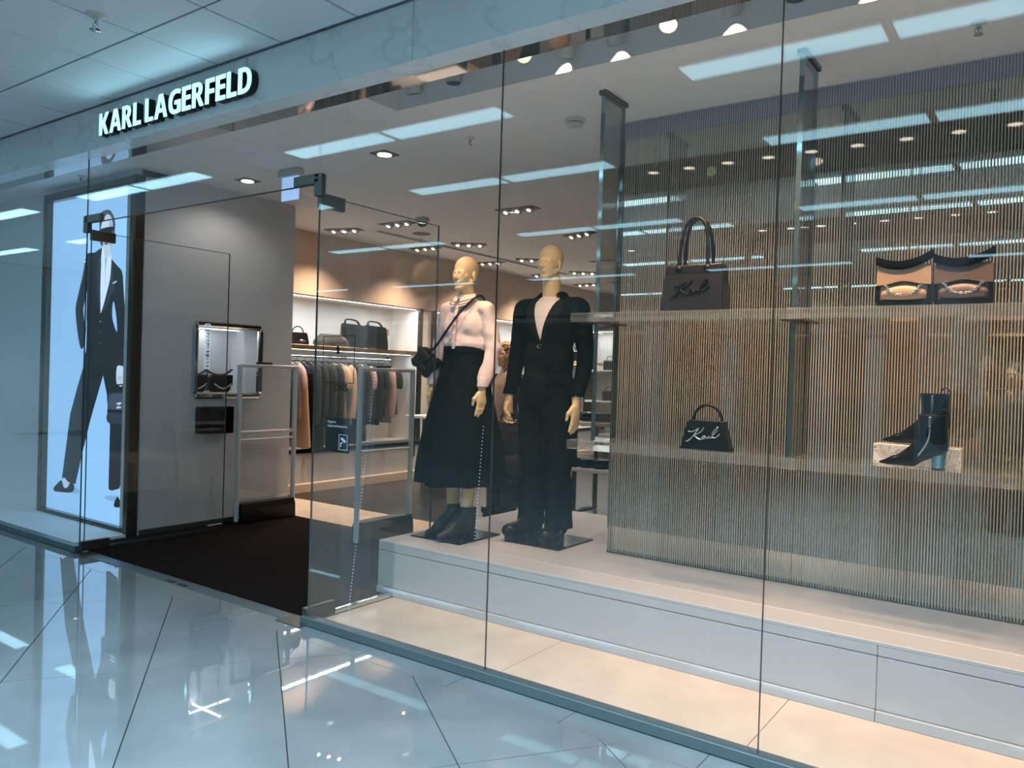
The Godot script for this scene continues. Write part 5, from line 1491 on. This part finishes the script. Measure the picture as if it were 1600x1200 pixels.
	obj("blazer", G().field([["e", Vector3(0, 1.2, -0.01), Vector3(0.19, 0.2, 0.12)], ["e", Vector3(0, 0.92, 0), Vector3(0.2, 0.24, 0.125)], ["c", Vector3(-0.17, 1.34, -0.01), Vector3(0.17, 1.34, -0.01), 0.055, 0.055], ["c", Vector3(0.2, 1.32, 0), Vector3(0.25, 0.86, 0.02), 0.06, 0.045], ["c", Vector3(-0.2, 1.32, 0), Vector3(-0.25, 0.86, 0.02), 0.06, 0.045]], 0.015, 90.0, [[Vector3.DOWN, -0.72], [Vector3.UP, 1.385]], [], null, 0.0, func(p: Vector3) -> bool: return p.z > 0.0 and absf(p.x) < 0.10 and p.y > 0.78), M.cloth_navy, mq)
	obj("trousers", G().field([["c", Vector3(-0.085, 0.82, 0), Vector3(-0.09, 0.1, 0), 0.105, 0.085], ["c", Vector3(0.085, 0.82, 0), Vector3(0.09, 0.1, 0), 0.105, 0.085]], 0.016, 90.0, [[Vector3.DOWN, -0.08]]), M.cloth_black, mq)
	for s in [-1, 1]:
		var o := obj("shoe", sm[0], M.boot_black, mq, Vector3(s * 0.09, 0.0, 0.03))
		obj("sole", sm[1], M.rubber_black, o)
	var sg := G()
	for s in [-1, 1]: sg.tube(arc(Vector3(s * 0.04, 1.455 + 0.185, 0.088), 0.034, 0.026, 0, 360, 14), 0.006, 5)
	sg.tube(smooth([Vector3(0.085, 1.63, -0.02), Vector3(0.082, 1.66, 0.04), Vector3(0.06, 1.665, 0.085)]), 0.004, 5).tube(smooth([Vector3(-0.085, 1.63, -0.02), Vector3(-0.082, 1.66, 0.04), Vector3(-0.06, 1.665, 0.085)]), 0.004, 5)
	var su := thing("sunglasses", "black sunglasses pushed up on the background mannequin's head", "sunglasses", Vector3(-4.50, 0.003, -3.42))
	obj("frame", sg, M.print_black, su)

# ------------------------------------------------------------------ lamps, detectors, small things
func triple(at: Vector3, label: String, turn: float, root: Node3D) -> Node3D:
	var t: Node3D
	if root:
		t = copy(root, at, label, turn)
	else:
		t = thing("triple_downlight", label, "downlight", at, turn, "triple downlights in the shop ceiling")
		obj("frame", G().box(Vector3(0, -0.003, 0), Vector3(0.42, 0.008, 0.15), 0.002), M.pocket_black, t)
		for k in 3:
			var tilt := Basis(Vector3.RIGHT, -0.5).scaled(Vector3.ONE * 0.85)
			obj("lamp_head", G().lathe([Vector2(0.054, 0.02), Vector2(0.056, -0.014), Vector2(0.046, -0.018)], 16, Transform3D(tilt, Vector3(-0.13 + k * 0.13, -0.012, 0))), M.detector_white, t)
			obj("lamp", G().lathe([Vector2(0.046, -0.012), Vector2(0.046, -0.016), Vector2(0.0, -0.020)], 16, Transform3D(tilt, Vector3(-0.13 + k * 0.13, -0.012, 0))), M.bulb_warm, t)
	return t

func small_fittings() -> void:
	# single square downlights over the entrance
	for k in 2:
		var at: Vector3 = [Vector3(-5.55, CEIL, -1.16), Vector3(-3.98, CEIL, -1.15)][k]
		var t := thing("square_downlight", ["square recessed downlight over the entrance by the grey wall", "square recessed downlight over the entrance by the right door leaf"][k], "downlight", at, 0, "square downlights over the entrance")
		obj("frame", G().box(Vector3(0, -0.003, 0), Vector3(0.15, 0.008, 0.15), 0.002), M.pocket_black, t)
		obj("lamp", G().lathe([Vector2(0.05, 0.0), Vector2(0.05, -0.012), Vector2(0.0, -0.014)], 18), M.bulb_white, t)
		spot(at + Vector3(0, -0.03, 0), at + Vector3(0, -2.0, -0.05), 0.25, 75, Color(1, 0.97, 0.94))
	# triple downlights on a grid
	var root: Node3D
	var zs := [-3.09, -4.42, -5.75, -7.1, -8.4]
	var xs := [-7.22, -5.70, -4.19, -2.6]
	for i in zs.size():
		for j in xs.size():
			var x: float = xs[j] + (-0.12 if i else 0.0)
			if x < -6.95: x = -6.50
			var label := "triple downlight in the shop ceiling, %s row from the window, %s" % [["first", "second", "third", "fourth", "fifth"][i], ["over the clothes bay", "next to the bay", "over the middle", "to the right"][j]]
			var at := Vector3(x, CEIL, zs[i])
			var t := triple(at, label, [0.0, 35.0, -20.0, 30.0][j] if i else [15.0, 0.0, 0.0, 20.0][j], root)
			if not root: root = t
			spot(at + Vector3(0, -0.05, 0), at + Vector3(0.0, -2.2, 0.1), (3.8 if j == 0 else 2.4) if j < 2 else 2.0, 56, Color(1.0, 0.89, 0.77), 0.9, 0.05)
	# slot diffusers
	for q in [[-6.2, -3.3, -6.15, -7.2, "long thin air slot in the shop ceiling above the clothes bay"], [-5.2, -6.2, -3.6, -6.2, "thin air slot in the shop ceiling behind the male mannequin's head"]]:
		var a := Vector3(q[0], CEIL, q[1])
		var c := Vector3(q[2], CEIL, q[3])
		var t := thing("air_slot", q[4], "air vent", (a + c) / 2, rad_to_deg(atan2(c.x - a.x, c.z - a.z)))
		for s in [-1, 1]: obj("slot", G().box(Vector3(s * 0.025, -0.006, 0), Vector3(0.022, 0.004, a.distance_to(c))), M.pocket_black, t)
		obj("rim", G().box(Vector3(0, -0.0025, 0), Vector3(0.12, 0.004, a.distance_to(c) + 0.04)), M.shop_ceiling, t)
	tag(obj("ceiling_speaker", G().lathe([Vector2(0.10, 0.0), Vector2(0.10, -0.006), Vector2(0.0, -0.008)], 24), M.taupe, self, Vector3(-5.88, CEIL, -3.65)), "flat round speaker grille in the shop ceiling", "speaker")
	# camera dome
	var d := thing("camera_dome", "black security camera dome under the shop ceiling", "camera", Vector3(-5.29, CEIL, -3.01))
	obj("base", G().lathe([Vector2(0.075, 0), Vector2(0.075, -0.03), Vector2(0.055, -0.038)], 20), M.detector_white, d)
	obj("dome", G().lathe([Vector2(0.052, -0.034), Vector2(0.050, -0.06), Vector2(0.035, -0.08), Vector2(0.0, -0.09)], 20), M.black_gloss, d)
	# smoke detector and sprinklers
	var sd := thing("smoke_detector", "white smoke detector on the ceiling left of the first glass fin", "smoke detector", Vector3(-2.44, CEIL, -1.18))
	obj("base", G().lathe([Vector2(0.062, 0), Vector2(0.062, -0.012), Vector2(0.05, -0.02)], 24), M.detector_white, sd)
	obj("vent_band", G().lathe([Vector2(0.044, -0.018), Vector2(0.044, -0.028)], 24), M.pocket_black, sd)
	obj("cap", G().lathe([Vector2(0.052, -0.026), Vector2(0.048, -0.04), Vector2(0.02, -0.048), Vector2(0, -0.05)], 24), M.detector_white, sd)
	var first: Node3D
	for q in [[Vector3(-3.21, CEIL, -1.15), "ceiling sprinkler above the female mannequin"], [Vector3(-6.69, CEIL, -0.38), "ceiling sprinkler in front of the light box"], [Vector3(-4.03, MALL_CEIL, 0.845), "ceiling sprinkler on the mall's panel ceiling"], [Vector3(-0.35, CEIL, -0.95), "ceiling sprinkler above the flap bags"], [Vector3(-6.1, CEIL, -3.9), "ceiling sprinkler deep in the shop"]]:
		if first:
			var c := copy(first, q[0], q[1])
			if q[0].y > CEIL + 0.1: c.scale = Vector3.ONE * 1.5
		else:
			first = thing("sprinkler", q[1], "sprinkler", q[0])
			obj("rosette", G().lathe([Vector2(0.032, 0), Vector2(0.030, -0.006), Vector2(0.012, -0.008)], 18), M.detector_white, first)
			obj("stem", G().lathe([Vector2(0.009, -0.004), Vector2(0.009, -0.022), Vector2(0.004, -0.03), Vector2(0.004, -0.045)], 10), M.chrome, first)
			for s in [-1, 1]: obj("yoke", G().tube([Vector3(s * 0.008, -0.02, 0), Vector3(s * 0.014, -0.035, 0), Vector3(s * 0.005, -0.05, 0)], 0.003, 5), M.chrome, first)
			obj("deflector", G().lathe([Vector2(0.018, -0.050), Vector2(0.018, -0.053), Vector2(0, -0.054)], 14), M.chrome, first)
	# lit hanging sign plate by the entrance
	var ex := thing("exit_sign", "hanging sign with a glowing blue-white plate over the doorway", "sign", Vector3(-4.93, CEIL, -1.10))
	obj("housing", G().box(Vector3(0, -0.035, 0), Vector3(0.24, 0.05, 0.07), 0.006), M.detector_white, ex)
	obj("ceiling_plate", G().box(Vector3(0, -0.005, 0), Vector3(0.20, 0.01, 0.06), 0.002), M.detector_white, ex)
	obj("lit_plate", G().box(Vector3(0, -0.15, 0), Vector3(0.20, 0.18, 0.01), 0.002), M.sign_blue, ex)
	# black notice card on the glass
	var nc := thing("notice_card", "small black video surveillance notice stuck on the pane beside the door", "notice", Vector3(-3.125, 0.945, -0.009))
	obj("card", G().box(Vector3(0, 0.09, 0), Vector3(0.178, 0.182, 0.004), 0.001), M.print_black, nc)
	var l1 := obj("lettering", text_mesh("Ведется", 0.0125, 0.001, false), M.print_white, nc, Vector3(-0.045, 0.158, 0.0025))
	var l2 := obj("lettering", text_mesh("видеонаблюдение", 0.0125, 0.001, false), M.print_white, nc, Vector3(-0.0, 0.137, 0.0025))
	l1.position.x = -0.0745 - l1.mesh.get_aabb().position.x
	l2.position.x = -0.0745 - l2.mesh.get_aabb().position.x
	var ic := G()
	for q in [[0.048, 0.094, 0.062, 0.003], [0.048, 0.015, 0.062, 0.003]]: ic.box(Vector3(q[0], q[1], 0.0025), Vector3(q[2], q[3], 0.001))
	for x in [0.017, 0.079]: ic.box(Vector3(x, 0.0545, 0.0025), Vector3(0.003, 0.08, 0.001))
	ic.extrude(P2([0.028, 0.070, 0.060, 0.052, 0.070, 0.060, 0.066, 0.066, 0.036, 0.082]), 0.002, 0.003)
	ic.extrude(P2([0.026, 0.03, 0.034, 0.03, 0.034, 0.045, 0.046, 0.05, 0.042, 0.056, 0.026, 0.05]), 0.002, 0.003)
	obj("camera_symbol", ic, M.print_white, nc)
	# reflections of LED strips in the glass, built as rows of glowing dots
	for q in [[Vector3(-2.86, 1.44, -0.02), Vector3(-3.02, 0.08, -0.02), 78, "reflection of an LED strip built as blue-white dots inside the pane beside the door"], [Vector3(-2.17, 1.14, -0.02), Vector3(-2.20, 0.62, -0.02), 32, "short reflection of an LED strip built as blue dots in front of the skirt"]]:
		var mm := MultiMesh.new()
		mm.transform_format = MultiMesh.TRANSFORM_3D
		mm.mesh = G().lathe([Vector2(0, -0.0025), Vector2(0.0028, 0), Vector2(0, 0.0025)], 6).mesh()
		mm.instance_count = q[2]
		for i in q[2]: mm.set_instance_transform(i, Transform3D(Basis.IDENTITY, q[0].lerp(q[1], i / float(q[2] - 1))))
		var mi := MultiMeshInstance3D.new()
		mi.name = numbered("led_reflection")
		mi.multimesh = mm; mi.material_override = M.led_reflection_blue
		add_child(mi)
		mi.set_meta("kind", "stuff")
		tag(mi, q[3], "light string")
	photographer()

# the person with the phone, seen only as a reflection in the glass
func photographer() -> void:
	var t := thing("person", "person in a dark brown coat holding up a phone, seen reflected in the glass", "person", Vector3(-0.42, 0.0, 3.36), 195.0)
	var g := G()
	var chin := Vector3(0, 1.42, 0.02)
	g.field([["c", Vector3(0, 1.32, -0.01), Vector3(0, 1.46, 0), 0.055, 0.05], ["e", Vector3(0, 1.15, 0), Vector3(0.15, 0.2, 0.1)], ["e", Vector3(0, 0.9, 0), Vector3(0.15, 0.16, 0.11)], ["c", Vector3(-0.09, 0.85, 0), Vector3(-0.10, 0.08, 0), 0.09, 0.045], ["c", Vector3(0.09, 0.85, 0), Vector3(0.10, 0.08, 0), 0.09, 0.045], ["c", Vector3(0.18, 1.3, 0), Vector3(0.27, 1.08, 0.10), 0.045, 0.04], ["c", Vector3(0.27, 1.08, 0.10), Vector3(0.09, 1.27, 0.32), 0.04, 0.03], ["c", Vector3(-0.18, 1.3, 0), Vector3(-0.27, 1.08, 0.10), 0.045, 0.04], ["c", Vector3(-0.27, 1.08, 0.10), Vector3(-0.09, 1.27, 0.32), 0.04, 0.03]], 0.018, 70.0)
	g.field(head_prims(chin, 1.0), 0.008, 130.0, [], head_holes(chin, 1.0))
	for s in [-1.0, 1.0]:
		var pr := [["c", Vector3(s * 0.09, 1.27, 0.32), Vector3(s * 0.085, 1.33, 0.36), 0.027, 0.03]]
		for k in 4: pr.append(["c", Vector3(s * 0.088, 1.315 + k * 0.016, 0.365), Vector3(s * 0.06, 1.325 + k * 0.016, 0.41), 0.010, 0.008])
		pr.append(["c", Vector3(s * 0.08, 1.32, 0.345), Vector3(s * 0.05, 1.35, 0.36), 0.011, 0.008])
		g.field(pr, 0.008, 200.0)
	obj("body", g, M.person_skin, t)
	obj("hair", G().field([["e", chin + Vector3(0, 0.155, -0.03), Vector3(0.085, 0.09, 0.10)], ["c", chin + Vector3(0, 0.1, -0.07), chin + Vector3(0, -0.05, -0.06), 0.07, 0.05]], 0.012, 90.0), M.hair_dark, t)
	obj("coat", G().field([["e", Vector3(0, 1.15, 0), Vector3(0.21, 0.24, 0.14)], ["e", Vector3(0, 0.85, 0), Vector3(0.22, 0.32, 0.16)], ["c", Vector3(-0.17, 1.31, -0.01), Vector3(0.17, 1.31, -0.01), 0.07, 0.07], ["c", Vector3(0.2, 1.29, 0), Vector3(0.29, 1.06, 0.09), 0.075, 0.07], ["c", Vector3(0.29, 1.06, 0.09), Vector3(0.11, 1.25, 0.29), 0.07, 0.05], ["c", Vector3(-0.2, 1.29, 0), Vector3(-0.29, 1.06, 0.09), 0.075, 0.07], ["c", Vector3(-0.29, 1.06, 0.09), Vector3(-0.11, 1.25, 0.29), 0.07, 0.05]], 0.018, 80.0, [[Vector3.DOWN, -0.55], [Vector3.UP, 1.385]]), M.person_coat, t)
	obj("trousers", G().field([["c", Vector3(-0.09, 0.7, 0), Vector3(-0.10, 0.1, 0), 0.10, 0.075], ["c", Vector3(0.09, 0.7, 0), Vector3(0.10, 0.1, 0), 0.10, 0.075]], 0.02, 80.0, [[Vector3.DOWN, -0.07]]), M.jeans, t)
	var sm := boot_mesh(0.10, 0.02, 0.0, true)
	for s in [-1, 1]:
		var o := obj("shoe", sm[0], M.boot_black, t, Vector3(s * 0.10, 0.0, 0.03))
		obj("sole", sm[1], M.rubber_black, o)
	var ph := thing("phone", "dark phone held up by the reflected person", "phone", Vector3(-0.42, 1.36, 3.36) + Vector3(0, 0, 0.43).rotated(Vector3.UP, deg_to_rad(195.0)), 195.0)
	obj("case", G().box(Vector3.ZERO, Vector3(0.15, 0.072, 0.009), 0.004), M.black_gloss, ph)
